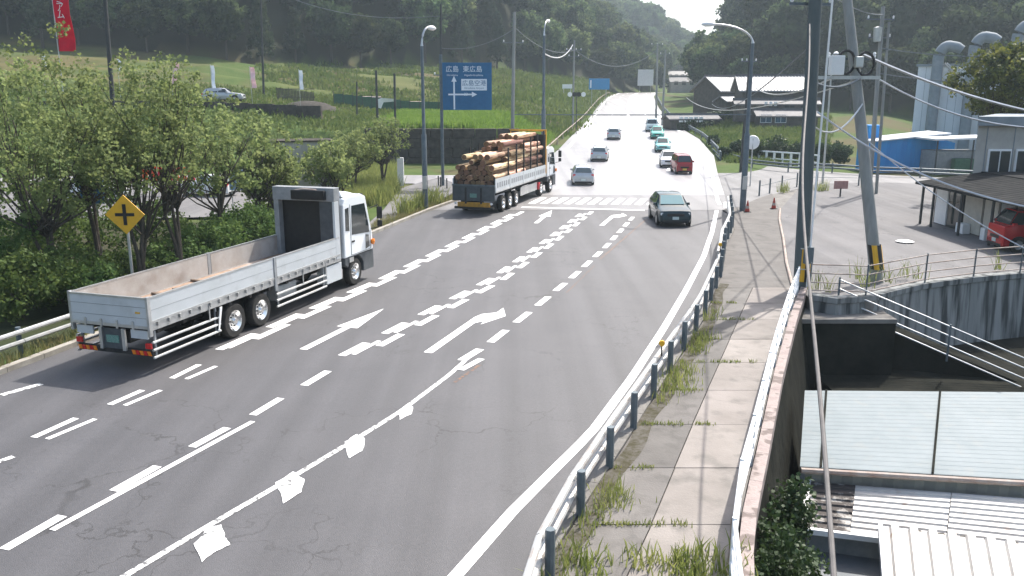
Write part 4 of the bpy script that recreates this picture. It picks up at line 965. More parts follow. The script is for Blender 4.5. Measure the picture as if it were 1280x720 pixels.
for s in (-1,1): MB().box(10.52,10.62,s*1.22-.05,s*1.22+.05,1.4,4.3).build('amber_post', M['amber_frame'], lt)
MB().box(10.52,10.62,-1.27,1.27,4.2,4.32).build('amber_beam', M['amber_frame'], lt)
for s in (-1,1): MB().box(9.0, 9.4, s*1.15-.06, s*1.15+.06, .5, .95).build('red_marker', M['red'], lt)
bpy.context.view_layer.update(); LM = Matrix.Translation(lt.location) @ Matrix.Rotation(lt.rotation_euler[2], 4, 'Z') @ Matrix.Diagonal((1.06, 1.08, 1.06, 1))
random.seed(11)
logk = 0
def add_log(x0, x1, y, z, r, bark, lab, tilt=0.0):
    b = MB(); n = 11; ph = random.random() * 6
    segs = [x0, x0 + .02] + list(np.linspace(x0, x1, 6)[1:-1]) + [x1]
    rr = [r*.95] + [r * (1 + random.uniform(-.04, .04)) * (1 - .18 * (x - x0) / (x1 - x0)) for x in segs[1:]]
    pts = [(x, y + .03*math.sin(x + ph), z + tilt*(x - x0)) for x in segs]
    b.tube(pts, rr, n, caps=True)
    root = b.build('log', M['log_bark' if bark else 'log_peeled'], smooth=True); root.matrix_basis = LM.copy()
    e = MB().tube([(x0 - .006, y + .03*math.sin(x0 + ph), z), (x0 + .0, y + .03*math.sin(x0 + ph), z)], [r*.9, r*.93], n).build('sawn_end', M['log_end'], root)
    e2 = MB().tube([(x1, pts[-1][1], pts[-1][2]), (x1 + .006, pts[-1][1], pts[-1][2])], [rr[-1]*.93, rr[-1]*.9], n).build('sawn_end', M['log_end'], root)
    tag(root, lab, 'log', 'logs loaded on the trailer')
for li, (xa, xb) in enumerate([(.15, 4.0), (3.2, 7.1), (6.4, 10.3)]):
    z = 1.3; top = [3.2, 3.85, 4.0][li]; row = 0
    while z < top:
        r0 = .165; n = 7 if row % 2 == 0 else 6
        for k in range(n):
            r = random.uniform(.14, .185); yy = (k - (n-1)/2) * .335 + random.uniform(-.03,.03); zz = z + r0 + random.uniform(-.03,.03)
            if zz > top - .45 and (abs(yy) > .75 or random.random() < .35): continue
            j = random.uniform(-.25, .25) if li else random.uniform(0, .18)
            where = ['rear bundle', 'middle bundle', 'front bundle'][li]; rw_ = ['bottom', 'second', 'third', 'fourth', 'fifth', 'sixth', 'seventh', 'eighth', 'ninth', 'tenth', 'eleventh'][row]
            add_log(xa + j, xb + random.uniform(-.2,.1), yy, zz, r, (random.random() < .35 + (.4 if z < top - .5 else -.15)), 'cut log in the %s layer of the %s on the log truck' % (rw_, where))
        z += .285; row += 1

# ---- cars
def car_paint(name, c, m=.35):
    return mat(name, c, tuple(x * .85 for x in c), rough=.25, scale=1.5, metal=m, coat=.35)
M['glass_teal_reflection'] = mat('teal_reflection_windscreen', (.10,.22,.24), rough=.08, spec=.8)  # teal reflection on the glass is put into its base colour
def build_car(L, W, H, paint, plate, kind='hatch', wsm='glass'):
    root = empty('car'); hw = W / 2; g = .2 if kind != 'suv' else .24
    # stations: x, width low, belt z, belt half width, roof z, roof half width
    belt = H * .60; hood = belt - .04
    if kind in ('kei', 'van'):
        st = [(.5,.86,.55,.82,.56,.8), (.485,.95,.58,.93,.60,.86), (.42,1,.60,.97,.62,.82), (.33,1,.61,.98,.97,.72), (.2,1,.61,.99,1,.76), (-.2,1,.61,.99,1,.77), (-.42,1,.61,.98,.98,.76), (-.475,.97,.6,.96,.63,.9), (-.5,.93,.5,.93,.52,.9)]
    elif kind == 'sedan':
        st = [(.5,.8,.42,.72,.44,.6), (.47,.93,.5,.86,.52,.72), (.38,1,.56,.95,.59,.78), (.22,1,.6,.97,.64,.76), (.06,1,.61,.98,.96,.66), (-.12,1,.61,.98,1,.68), (-.24,1,.62,.98,.95,.67), (-.4,1,.64,.96,.67,.78), (-.47,.96,.64,.92,.655,.76), (-.5,.9,.5,.88,.52,.8)]
    else:
        st = [(.5,.8,.42,.74,.44,.62), (.475,.93,.52,.88,.54,.74), (.38,1,.58,.95,.61,.8), (.22,1,.62,.97,.66,.78), (.07,1,.62,.98,.965,.68), (-.1,1,.62,.98,1,.7), (-.3,1,.63,.98,.985,.69), (-.41,1,.64,.97,.93,.66), (-.475,.97,.64,.94,.66,.86), (-.5,.93,.5,.92,.52,.88)]
    V = []; ring = 13
    S = []
    for (x, wl, zb, wb, zt_, wt) in st:
        X_ = x * L; zb_, zt2 = zb * H, zt_ * H; wl_, wb_, wt_ = wl * hw, wb * hw, wt * hw
        mid_ = (zb_ + g) / 2
        half = [(wl_*.8, g), (wl_*.97, g + .06), (wl_, mid_), (wb_, zb_), ((wb_*.4 + wt_*.6), zb_ + (zt2 - zb_) * .62), (wt_, zt2 - .035 * min(1, (zt2 - zb_) / .3 + .2)), (wt_*.55, zt2)]
        S.append((X_, half)); full = [(y, z) for y, z in half] + [(-y, z) for y, z in half[::-1]]
        V += [(X_, y, z) for y, z in full]
    n = 14; b = MB(); F = []
    for i in range(len(st) - 1):
        for k in range(n): F.append((i*n + k, i*n + (k+1) % n, (i+1)*n + (k+1) % n, (i+1)*n + k))
    F.append(tuple(range(n))[::-1]); F.append(tuple((len(st)-1)*n + k for k in range(n)))
    b.add(V, F); body = b.build('body', paint, root, smooth=True, bevel=0)
    def pan(name, quad, m, out=.012, inset=.06):
        q = [Vector(p) for p in quad]; c = sum(q, Vector()) / len(q); nrm = (q[1]-q[0]).cross(q[2]-q[1]).normalized()
        if nrm.dot(c - Vector((0,0,H*.5))) < 0: nrm = -nrm
        q = [p + (c - p) * inset + nrm * out for p in q]; o = MB().add(q + [p - nrm*.03 for p in q], [(0,1,2,3),(7,6,5,4),(0,4,5,1),(1,5,6,2),(2,6,7,3),(3,7,4,0)]).build(name, M[m], root); return o
    def pt(i, k, s=1): X_, h = S[i]; return (X_, s * h[k][0], h[k][1])
    wi, wr_ = {'kei': (2,3), 'van': (2,3), 'sedan': (3,4)}.get(kind, (3,4)); r0, r1 = {'kei': (6,7), 'van': (6,7), 'sedan': (6,7)}.get(kind, (7,8))
    a, c = pt(wi,5), pt(wr_,5); pan('windscreen', [(a[0], a[1], a[2]+.02), (a[0], -a[1], a[2]+.02), (c[0], -c[1], c[2]), c], wsm, .03, .07)
    a, c = pt(r1,5), pt(r0,5); pan('rear_window', [(a[0], a[1]*.92, a[2]+.03), (a[0], -a[1]*.92, a[2]+.03), (c[0], -c[1], c[2]-.02), c], 'glass_rear', .03, .07)
    for s in (-1, 1):
        i0, i1 = wr_, r0; lo0, lo1 = pt(i0,3,s), pt(i1,3,s); up0, up1 = pt(i0,5,s), pt(i1,5,s); hx = (lo0[0] + lo1[0]) / 2
        fz = lambda p, q, t: tuple(p[j] + (q[j]-p[j]) * t for j in range(3))
        for (t0, t1) in [(-.16,.33),(.37,.68),(.72,.98)]:
            la = fz(lo0, lo1, t0); lb = fz(lo0, lo1, t1); ua = fz(up0, up1, max(0, t0)); ub = fz(up0, up1, t1 - (.04 if t1 > .9 else 0))
            pan('side_window', [fz(la, ua, .1), fz(lb, ub, .1), fz(la, ua, .95) if t0 < 0 else fz(la, ua, .93), fz(lb, ub, .93)][0:2] + [fz(lb, ub, .93), fz(la, ua, .93)], 'glass', .03, .02)
        for X_ in (.31*L, -.31*L):
            r = .33 if kind != 'suv' else .36
            if kind == 'kei': r = .29
            MB().lathe([(0, s*(hw-.0)), (r+.07, s*(hw-.0)), (r+.07, s*(hw+.006)), (0, s*(hw+.006))], 20, 'y', (X_, 0, r)).build('wheel_arch', M['black'], root)
            w = MB().lathe([(r*.6, s*(hw+.02)), (r*.95, s*(hw+.02)), (r, s*(hw-.02)), (r, s*(hw-.2)), (0, s*(hw-.2))], 20, 'y', (X_, 0, r)).build('wheel', M['rubber'], root, smooth=True)
            MB().lathe([(0, s*(hw+.022)), (r*.2, s*(hw+.022)), (r*.55, s*(hw+.008)), (r*.62, s*(hw+.022))], 16, 'y', (X_, 0, r)).build('rim', M['steel'], w, smooth=True)
        MB().box(lo0[0]+.12, lo0[0]+.3, s*(hw+.02) - .08, s*(hw+.02) + .1*1, belt+.04, belt+.18).build('wing_mirror', paint, root, bevel=.03)
        hz = S[1][1][3][1]; MB().box(.455*L, .49*L, s*hw*.7-.17, s*hw*.7+.13, hz-.2, hz-.06).build('headlight', M['white'], root, bevel=.03)
        tz = belt; MB().box(-.498*L, -.465*L, s*hw*.84-.1, s*hw*.84+.1, tz-.22, tz-.0).build('tail_light', M['red_lens'], root, bevel=.02)
    for e, s in ((.5, 1), (-.5, -1)):
        MB().box(min(e*L, e*L+s*.025), max(e*L, e*L+s*.025), -.17, .17, g+.18, g+.34).build('number_plate', M[plate], root)
        MB().box(min(e*L-.1*s, e*L+s*.015), max(e*L-.1*s, e*L+s*.015), -hw*.8, hw*.8, g+.0, g+.14).build('lower_bumper', M['black'], root, bevel=.02)
    MB().box(.492*L, .5*L+.012, -hw*.5, hw*.5, g+.36, g+.5).build('grille', M['black'], root)
    return root
def put(car, px, py, label, D=None, rev=False, ang=None, flat=True):
    p = P(px, py)                                       # the near end of the car stands on this sight line
    if D is not None: p = A(px, py, D)
    Lc = car.children[0].dimensions[0] if car.children else 4.2
    q = p + Vector((.14 * 2.1, 2.1, 0)); p = q
    p.z = max(float(zr(p.y)), 0); h = math.atan2(1, .14 if p.y > 75 else .2) if ang is None else ang
    if rev: h += math.pi
    dz = (float(zr(p.y + 2)) - float(zr(p.y - 2))) / 4
    car.location = p; car.rotation_euler = (0, (-math.atan(dz) if not rev else math.atan(dz)), h); tag(car, label, 'car', 'cars on the road')
    return car
suv = build_car(4.4, 1.82, 1.62, car_paint('black_paint_teal_glare', (.006, .028, .035), 0), 'plate_white', 'suv', 'glass_teal_reflection')  # black car, the teal glare on its bodywork is mixed into the paint colour
p = P(838, 275); put(suv, 838, 284, 'black sport utility car driving toward the camera past the stop line', rev=True, ang=math.atan2(1, .02)); 
silver = car_paint('silver_paint', (.46, .48, .49), .35)
wag = build_car(4.5, 1.72, 1.5, silver, 'plate_white', 'hatch'); put(wag, 726, 232, 'silver estate car just past the crosswalk driving away', ang=math.atan2(1, .05))
h2 = copy_tree(wag); put(h2, 749, 186, 'silver car second in line driving up the road', D=86)
h3 = copy_tree(wag); put(h3, 767, 170, 'smaller looking silver car farthest up the left carriageway', D=109)
kei = build_car(3.4, 1.48, 1.68, car_paint('dark_red_paint', (.26, .018, .02), .1), 'plate_yellow', 'kei'); put(kei, 853, 220, 'dark red boxy small car facing the camera', rev=True, ang=math.atan2(1, .02))
wk = build_car(3.8, 1.62, 1.5, car_paint('white_car_paint', (.72, .73, .72), .05), 'plate_white', 'hatch'); put(wk, 837, 196, 'white hatchback just behind the dark red small car', D=80, rev=True)
tq = build_car(4.2, 1.68, 1.5, car_paint('pale_turquoise_paint', (.16, .42, .42), .2), 'plate_white', 'sedan'); put(tq, 829, 180, 'pale turquoise car behind the white hatchback in the oncoming queue', D=95, rev=True)
tg2 = build_car(4.4, 1.7, 1.55, car_paint('green_turquoise_paint', (.05, .34, .28), .2), 'plate_white', 'sedan'); put(tg2, 822, 166, 'green turquoise car second from the back of the oncoming queue', D=110, rev=True)
wq = build_car(4.4, 1.7, 1.8, car_paint('pale_van_paint', (.5, .6, .62), .1), 'plate_white', 'van'); put(wq, 815, 158, 'pale van at the back of the oncoming queue', D=122, rev=True)
fc = copy_tree(wag); c = A(280, 119, 97); fc.location = (c.x, c.y, Tz(c.x, c.y) + .1); fc.rotation_euler = (0, 0, .05); tag(fc, 'pale silver car parked on the terrace of the left field', 'car', 'parked cars')
rv = build_car(3.6, 1.6, 1.9, car_paint('bright_red_paint', (.42, .01, .015), .1), 'plate_white', 'van'); c = P(1292, 312, PZ); rv.location = c; rv.rotation_euler = (0, 0, math.radians(176)); tag(rv, 'bright red van parked under the eave at the right edge', 'van')

for (px, D, a, lab) in [(120, 57, .3, 'white car half hidden behind the trees in the left lot'), (262, 60, 2.9, 'white car glimpsed between tree stems left of the blue poster')]:
    v = copy_tree(wk); q = A(px, 230, D); v.location = (q.x, q.y, .0); v.rotation_euler = (0, 0, a); tag(v, lab, 'car', 'parked cars')
# ------------------------------------------------------------------ vegetation
M['leaf_cherry'] = mat('cherry_leaves', (.11, .155, .05), (.20, .24, .10), rough=.7, spec=.15, scale=1.4, transl=.45, rand=.12, lo=.35, hi=.7)
M['leaf_bush'] = mat('bush_leaves', (.04, .08, .022), (.11, .165, .045), rough=.7, spec=.15, scale=1.6, transl=.3, rand=.2)
M['leaf_forest'] = mat('forest_leaves', (.014, .032, .017), (.095, .135, .055), rough=.9, spec=.1, scale=.28, transl=.4, rand=.6, lo=.4, hi=.62)
M['leaf_cedar'] = mat('cedar_foliage', (.012, .026, .016), (.05, .07, .035), rough=.9, spec=.1, scale=.5, transl=.2, rand=.4)
M['leaf_garden'] = mat('garden_shrub_leaves', (.02, .045, .015), (.045, .075, .025), rough=.6, scale=2, transl=.2)
M['leaf_pine'] = mat('yellow_green_leaves', (.07, .10, .02), (.16, .17, .035), rough=.6, scale=1.2, transl=.3, c3=(.03,.05,.015), scale3=1.5)
M['bark'] = mat('bark', (.05, .042, .035), (.09, .075, .06), rough=.95, scale=6, bump=.5)
M['weeds'] = mat('weeds', (.12, .165, .04), (.22, .24, .08), rough=.8, scale=2, transl=.35)
M['weeds_dry'] = mat('dry_weeds', (.22, .19, .09), (.14, .16, .05), rough=.85, scale=2, transl=.3)

def leaves(cent, rad, per, size, seed=0, flat=.0, aspect=1.0):
    r = np.random.default_rng(seed); C = np.repeat(cent, per, 0); R = np.repeat(rad, per)[:, None]
    d = r.normal(size=C.shape); d /= np.linalg.norm(d, axis=1)[:, None]
    p = C + d * R * (r.random(len(C))[:, None] ** .45)
    n = r.normal(size=p.shape) + d * .8; n /= np.linalg.norm(n, axis=1)[:, None]
    u = np.cross(n, r.normal(size=p.shape)); u /= np.linalg.norm(u, axis=1)[:, None]; v = np.cross(n, u)
    s = size * (r.random(len(p))[:, None] * .8 + .6) * .5
    V = np.stack([p + u*s, p + v*s*aspect, p - u*s, p - v*s*aspect], 1).reshape(-1, 3)
    return V, np.arange(len(V)).reshape(-1, 4)
def crown_centres(n, rx, ry, rz, zc, seed, shell=.5, lumps=7):
    r = np.random.default_rng(seed); L = r.normal(size=(lumps, 3)); L /= np.linalg.norm(L, axis=1)[:, None]; L[:, 2] = np.abs(L[:, 2]) * .9 - .15
    d = r.normal(size=(n, 3)); d /= np.linalg.norm(d, axis=1)[:, None]
    k = 1 + .42 * np.max(np.clip(d @ L.T, 0, 1) ** 5, axis=1) - .2
    q = d * k[:, None] * (shell + (1 - shell) * r.random(n)[:, None] ** .6)
    return q * np.array([rx, ry, rz]) + np.array([0, 0, zc])
def limbs(root_, cents, h0, r0, k, seed, m='bark', name='trunk', fork=3):
    r = np.random.default_rng(seed); b = MB()
    tips = [Vector(c) for c in cents[r.choice(len(cents), k, replace=False)]]
    forks = [Vector((r.normal()*.25, r.normal()*.25, h0 * (.55 + .45 * r.random()))) for _ in range(fork)]
    for f in forks: b.tube([(0,0,-.4), (f.x*.3, f.y*.3, f.z*.5), tuple(f)], [r0, r0*.7, r0*.5], 7)
    for i, t in enumerate(tips):
        f = forks[i % fork]; mid = f.lerp(t, .5) + Vector((r.normal()*.2, r.normal()*.2, -.2)); b.tube([f, mid, t], [r0*.42, r0*.25, r0*.07], 5)
    return b.build(name, M[m], root_, smooth=True)
def tree(name, label, cat, loc, rx, ry, rz, zc, n, cr, per, size, leafm, seed, trunk=(2.0, .14, 14), shell=.5, group=None, lumps=7, fork=3):
    root = empty(name, loc, label=label, cat=cat, group=group); c = crown_centres(n, rx, ry, rz, zc, seed, shell, lumps)
    limbs(root, c, trunk[0], trunk[1], trunk[2], seed, fork=fork)
    rr = np.random.default_rng(seed + 1).random(n) * .6 + .6
    V, F = leaves(c, rr * cr, per, size, seed); np_mesh('crown', V, F, M[leafm], root); return root

cherry = [  # px, D, top px y, half width, label
 (38, 30.0, 105, 3.2, 'near cherry tree at the left edge behind the bright guard rail'),
 (95, 32.5, 50, 2.9, 'tallest near tree, its top reaching up beside the red banner'),
 (158, 31.5, 150, 2.6, 'tree whose crown spreads directly behind the yellow warning sign'),
 (205, 33.0, 92, 3.0, 'broad loose tree right of the dark pole'),
 (262, 38.0, 132, 3.0, 'tree in front of the orange banners, left of the blue poster'),
 (318, 43.0, 150, 2.6, 'tree with bare forked stems behind the truck bed'),
 (10, 36.0, 72, 3.6, 'tree behind the others at the far left edge'),
 (412, 49.0, 170, 2.0, 'small tree just right of the corrugated hut'),
 (440, 60.0, 158, 2.4, 'middle small tree of the row behind the truck cab'),
 (476, 63.0, 142, 2.4, 'small tree nearest the stone bank and the street lamp'),
 (334, 44.0, 180, 1.8, 'small tree left of the corrugated hut'),
]
for i, (px, D, ty, hw_, lab) in enumerate(cherry):
    t = A(px, ty, D); z0 = Tz(t.x, t.y); h = (t.z - z0) * (1.1 if D < 45 else 1.0); crown_h = h * (.74 if D < 45 else .68) * (.76 if 150 < px < 240 else 1)
    near = D < 34; n = 120 if near else 95
    tree('cherry_tree', lab, 'tree', (t.x, t.y, z0), hw_, hw_, crown_h * .52, h - crown_h * .5, n, .40, 46 if near else 36, .115 if near else .15, 'leaf_cherry', 40 + i, trunk=(h*.42, .11, 34), shell=.1, group='cherry trees behind the left verge', lumps=9)
# bushes along the foot of the trees
bushes = [(20,22.5,300,1.7),(70,25,300,1.9),(112,24,320,1.5),(150,29,305,1.9),(215,30,292,1.9),(255,34,262,1.9),(300,37,244,1.9),(340,39,250,1.6),(30,29,215,2.4),(95,33,222,2.4),(190,37,236,2.3),(335,44,236,1.7),(-20,26,240,2.2)]
for i, (px, D, ty, r_) in enumerate(bushes):
    D += 4.0 if D < 31 else 2; t = A(px, ty + 12, D); z0 = Tz(t.x, t.y); h = max(1.0, t.z - z0)
    wh = ['low dark bush at the left edge beside the guard rail','bush behind the guard rail left of the truck tail','small bush at the corner of the truck tail','bush at the foot of the warning sign post','bush behind the middle of the truck bed','bush left of the small clearing behind the bed','bright bush behind the front half of the bed','bush just left of the truck headboard','tall dark bush under the left trees','tall dark bush left of the warning sign','dark bush right of the warning sign','bush left of the hut behind the headboard','dark bush cut by the left edge of the photo'][i]
    c = crown_centres(70, r_, r_*.9, h*.5, h*.52, 300+i, .3); root = empty('bush', (t.x, t.y, z0), label=wh, cat='bush', group='bushes under the cherry trees')
    limbs(root, c, h*.4, .05, 8, i, name='stems'); V, F = leaves(c, np.full(70, .38), 50, .125, 300+i); np_mesh('foliage', V, F, M['leaf_bush'], root)

def grass_stuff(name, pts, h, w, m, seed, label=None, per=9, spread=.25, zoff=0):
    r = np.random.default_rng(seed); P_ = np.repeat(np.array(pts, float), per, 0); P_[:, :2] += r.normal(size=(len(P_), 2)) * spread
    hh = h * (.5 + r.random(len(P_)))[:, None]; a = r.random(len(P_)) * 6.28; u = np.stack([np.cos(a), np.sin(a), 0*a], 1) * w / 2
    lean = r.normal(size=(len(P_), 3)) * .32; lean[:, 2] = 1; tip = P_ + lean * hh; mid_ = P_ + lean * np.array([.35,.35,.55]) * hh
    V = np.stack([P_ - u, P_ + u, mid_ + u*.8, tip + u*.1, tip - u*.1, mid_ - u*.8], 1).reshape(-1, 3)
    i0 = np.arange(len(P_))[:, None] * 6; F = np.concatenate([i0 + np.array([[0,1,2,5]]), i0 + np.array([[5,2,3,4]])], 0)
    return tag(np_mesh(name, V, F, M[m]), label, kind='stuff')
# weeds along the guard rail and in the slab joints
random.seed(3); pts = []
for y in np.arange(6, 31, .16):
    dens = noise.noise(Vector((y * .55, 2.2, 0)))
    if dens > .02: pts.append((float(xr(y)) + .3 + random.uniform(-.06, .35), y, PZ))
    if dens > .22: pts.append((float(xr(y)) + .3 + random.uniform(-.06, .6), y, PZ)); pts.append((float(xr(y)) + .35 + random.uniform(-.06, .4), y, PZ))
grass_stuff('weeds', pts, .24, .022, 'weeds', 1, per=8, spread=.13)
pts = []
for k in range(2, 13):
    y = 4 + 2.15 * k
    if y < 29:
        x0 = float(xr(y)) + .25; wd = [0,.9,1.5,.6,1.7,1.0,1.6,.9,1.9,.7,1.4,.8,1.2][k]
        for j in range(int(26*wd)): pts.append((x0 + j*.038*1.1, y + random.uniform(-.03,.03), PZ))
pts = [q for q in pts if noise.noise(Vector((q[0]*3, q[1]*1.7, 0))) > -.12]
grass_stuff('joint_weeds', pts, .07, .02, 'weeds', 2, per=5, spread=.045)
pts = [(p.x + random.uniform(-.5,.5), p.y + random.uniform(-.4,.4), PZ) for p in PX([(830,705),(850,712),(880,712),(905,700),(870,722),(895,725),(720,712),(740,716)], PZ) for _ in range(9)]
grass_stuff('footpath_weeds', pts, .22, .03, 'weeds', 5, per=7, spread=.1)
# grass of the left verge
pts = []
for (a, b) in [((435,252),(500,205))]:
    for _ in range(600):
        q = (random.uniform(415, 494), random.uniform(212, 256))
        if (q[1] - 212) / 50 < 1.05 - (q[0] - 470) / 60: p = P(q[0], q[1], 0); pts.append((p.x, p.y, Tz(p.x, p.y)))
grass_stuff('verge_grass', pts, .9, .06, 'weeds', 8, per=14, spread=.3)
pts = []
for y in np.arange(14, 66, .12):
    x = float(xl(y)) - .35
    if 60 < y: continue
    for _ in range(2): pts.append((x - random.uniform(0, .55), y, 0.02))
    if 45 < y < 58 and random.random() < .6: pts.append((x - random.uniform(.2, 1.2), y, 0.02))
grass_stuff('kerb_grass', pts, .22, .03, 'weeds_dry', 9, per=8, spread=.12)
pts = []
for y in np.arange(49.5, 56, .16): pts.append((float(xl(y)) - random.uniform(.6, 1.3), y, .0))
grass_stuff('tall_verge_weeds', pts, .9, .05, 'weeds', 10, per=16, spread=.2)
pts = []                                                    # right field and left fields
for _ in range(9000):
    y = random.uniform(86, 136); x = float(xr(y)) + 1.2 + random.random() * 38
    if x / y < .37: pts.append((x, y, Tz(x, y)))
M['field_grass'] = mat('field_grass_blades', (.075,.125,.028), (.14,.175,.055), rough=.9, spec=.1, scale=.25, transl=.25, rand=0)
grass_stuff('field_grass_right', pts, .5, .16, 'field_grass', 12, per=5, spread=.35)
pts = []
for _ in range(9000):
    y = random.uniform(112, 245); x = random.uniform(-.08, .14) * y
    if x < float(xl(y)) - 1.2 and float(hill(np.array([x]), np.array([y]))[0]) < .5: pts.append((x, y, Tz(x, y)))
for _ in range(16000):
    y = random.uniform(112, 178); x = random.uniform(-.62, -.06) * y
    if x / y > -.29 and noise.noise(Vector((x*.08, y*.12, 3))) > -.05 and float(hill(np.array([x]), np.array([y]))[0]) < .5: pts.append((x, y, Tz(x, y) - .1))
grass_stuff('slope_grass_left', pts, .5, .3, 'field_grass', 16, per=4, spread=.9)
M['paddy'] = mat('bright_green_crop', (.12, .22, .03), (.16, .25, .05), rough=.8, scale=.4, transl=.3)
pts = []
for _ in range(9000):
    y = random.uniform(87.5, 112); x = random.uniform(-14, float(xl(y)) - 2.2)
    pts.append((x, y, Tz(x, y)))
grass_stuff('paddy_crop', pts, .55, .14, 'paddy', 13, per=5, spread=.3)
pts = []
for _ in range(6000):
    y = random.uniform(86, 116) ; x = random.uniform(-.62, .11) * y
    if x < float(xl(y)) - 1.5 and float(hill(np.array([x]), np.array([y]))[0]) < .5 and not (x > -14 and y < 112): pts.append((x, y, Tz(x, y)))
grass_stuff('field_grass_left', pts, .35, .2, 'field_grass', 14, per=4, spread=.6)
pts = [(p.x, p.y, PZ) for p in PX([(975,240),(979,241),(1022,238),(1027,239),(1031,238),(1080,243),(983,239)], PZ) for _ in range(4)] + [(p.x, p.y, PZ+.1) for p in PX([(1075,352),(1082,362),(1108,356),(1130,350),(1145,352),(1246,340),(1020,366),(1035,368)], PZ) for _ in range(2)]
grass_stuff('pavement_weeds', pts, .6, .03, 'weeds', 15, per=9, spread=.14)
# scrub in the sunk strip below the fence
for i, (px, py, D, r_, lab) in enumerate([(962,676,13.2,.6,'bright green shrub growing up against the coping below the white fence'),(990,616,14.5,.42,'small shrub between the coping and the blue-grey metal roof'),(950,715,12.2,.6,'shrub at the bottom edge right of the white fence'),(985,700,12.4,.6,'shrub beside the dark grey lean-to wall')]):
    t = A(px, py, D); c = crown_centres(40, r_, r_, .9, 0, 500+i, .3); root = empty('shrub', (t.x, t.y, t.z - .3), label=lab, cat='shrub')
    limbs(root, c + np.array([0,0,3.0]), 1.5, .04, 10, i, name='stems').location.z = -3.0; V, F = leaves(c, np.full(40, .25), 40, .08, 500+i); np_mesh('foliage', V, F, M['leaf_garden'], root)
# garden shrubs by the tiled house
for i, (px, py, D, r_) in enumerate([(907,178,90,.9),(922,170,93,1.2),(944,172,90,1.5),(972,168,90,2.0),(1003,170,90,1.6),(1027,172,88,1.6),(1052,172,88,1.7),(893,160,102,1.0)]):
    r_ *= .8; p = A(px, py, D); z0 = Tz(p.x, p.y); c = crown_centres(60, r_, r_, r_*.85, r_*.9, 600+i, .5, 3); root = empty('garden_shrub', (p.x, p.y, z0), label=['small round shrub left of the street lamp','round clipped shrub against the tall street lamp','round shrub right of the street lamp','largest round shrub above the white balustrade','round shrub hidden half by the straight pole','round shrub between the two big poles','round shrub left of the leaning pole','little dark shrub high in the right field'][i], cat='shrub', group='round clipped garden shrubs')
    limbs(root, c, r_*.6, .06, 8, i, name='stems'); V, F = leaves(c, np.full(60, r_*.3), 34, .2, 600+i); np_mesh('foliage', V, F, M['leaf_garden'], root)
# tree at the right edge
p = A(1262, 104, 56); z0 = 0; root = tree('broadleaf_tree', 'yellow-green leafy tree at the right edge above the near building', 'tree', (p.x, p.y, 0), 3.3, 3.0, 2.9, p.z - 0, 190, .55, 60, .2, 'leaf_pine', 71, trunk=(4.5, .2, 22), shell=.3, lumps=9)

# ---- woods
def crown_proto(seed, kind):
    if kind == 'broad':
        c = crown_centres(130, 4.6, 4.6, 4.8, 8.2, seed, .6, 8); V, F = leaves(c, np.full(130, 1.15), 34, .62, seed)
    else:
        r = np.random.default_rng(seed); z = r.random(120) ** .8 * 11 + 2.5; rad = (14 - z) * .26 * (.5 + .5 * r.random(120)) + .2; a = r.random(120) * 6.28
        c = np.stack([rad*np.cos(a), rad*np.sin(a), z], 1); V, F = leaves(c, np.full(120, .8), 34, .55, seed)
    bm = bmesh.new(); bmesh.ops.create_icosphere(bm, subdivisions=2, radius=1); core = []
    Vc = np.array([v.co[:] for v in bm.verts]); Fc = np.array([[v.index for v in f.verts] for f in bm.faces]); bm.free()
    sc = np.array([3.4, 3.4, 3.6]) if kind == 'broad' else np.array([1.3, 1.3, 4.6]); Vc = Vc * sc * (1 + .12*np.sin(Vc[:, :1]*5 + seed)) + np.array([0, 0, 7.6])
    n = len(V); F4 = np.concatenate([F, np.concatenate([Fc, Fc[:, :1]], 1) * 0 + 0], 0) if False else F
    return V, F, Vc, Fc
protos = []
for i, kd in enumerate(['broad', 'broad', 'broad', 'cedar', 'broad']):
    V, F, Vc, Fc = crown_proto(900 + i, kd); mm = M['leaf_forest' if kd == 'broad' else 'leaf_cedar']
    me = bpy.data.meshes.new('crown'); k = len(V)
    loops = np.concatenate([F.ravel(), (Fc + k).ravel()]); st_ = np.concatenate([np.arange(len(F))*4, len(F)*4 + np.arange(len(Fc))*3])
    VV = np.concatenate([V, Vc]); me.vertices.add(len(VV)); me.vertices.foreach_set('co', VV.astype(np.float32).ravel()); me.loops.add(len(loops)); me.loops.foreach_set('vertex_index', loops.astype(np.int32))
    me.polygons.add(len(F) + len(Fc)); me.polygons.foreach_set('loop_start', st_.astype(np.int32)); me.update(calc_edges=True); me.materials.append(mm)
    tb = MB().tube([(0,0,-1.5),(.1,0,4),(0,.1,8)], [.28,.22,.12], 6)
    for j in range(5): a = j*1.26; tb.tube([(0,0,3.5+j*.6),(math.cos(a)*2.4,math.sin(a)*2.4,6.5+j*.5)], [.12,.04], 4)
    to = tb.build('trunk', M['bark']); tm = to.data; bpy.data.objects.remove(to); protos.append((me, tm))
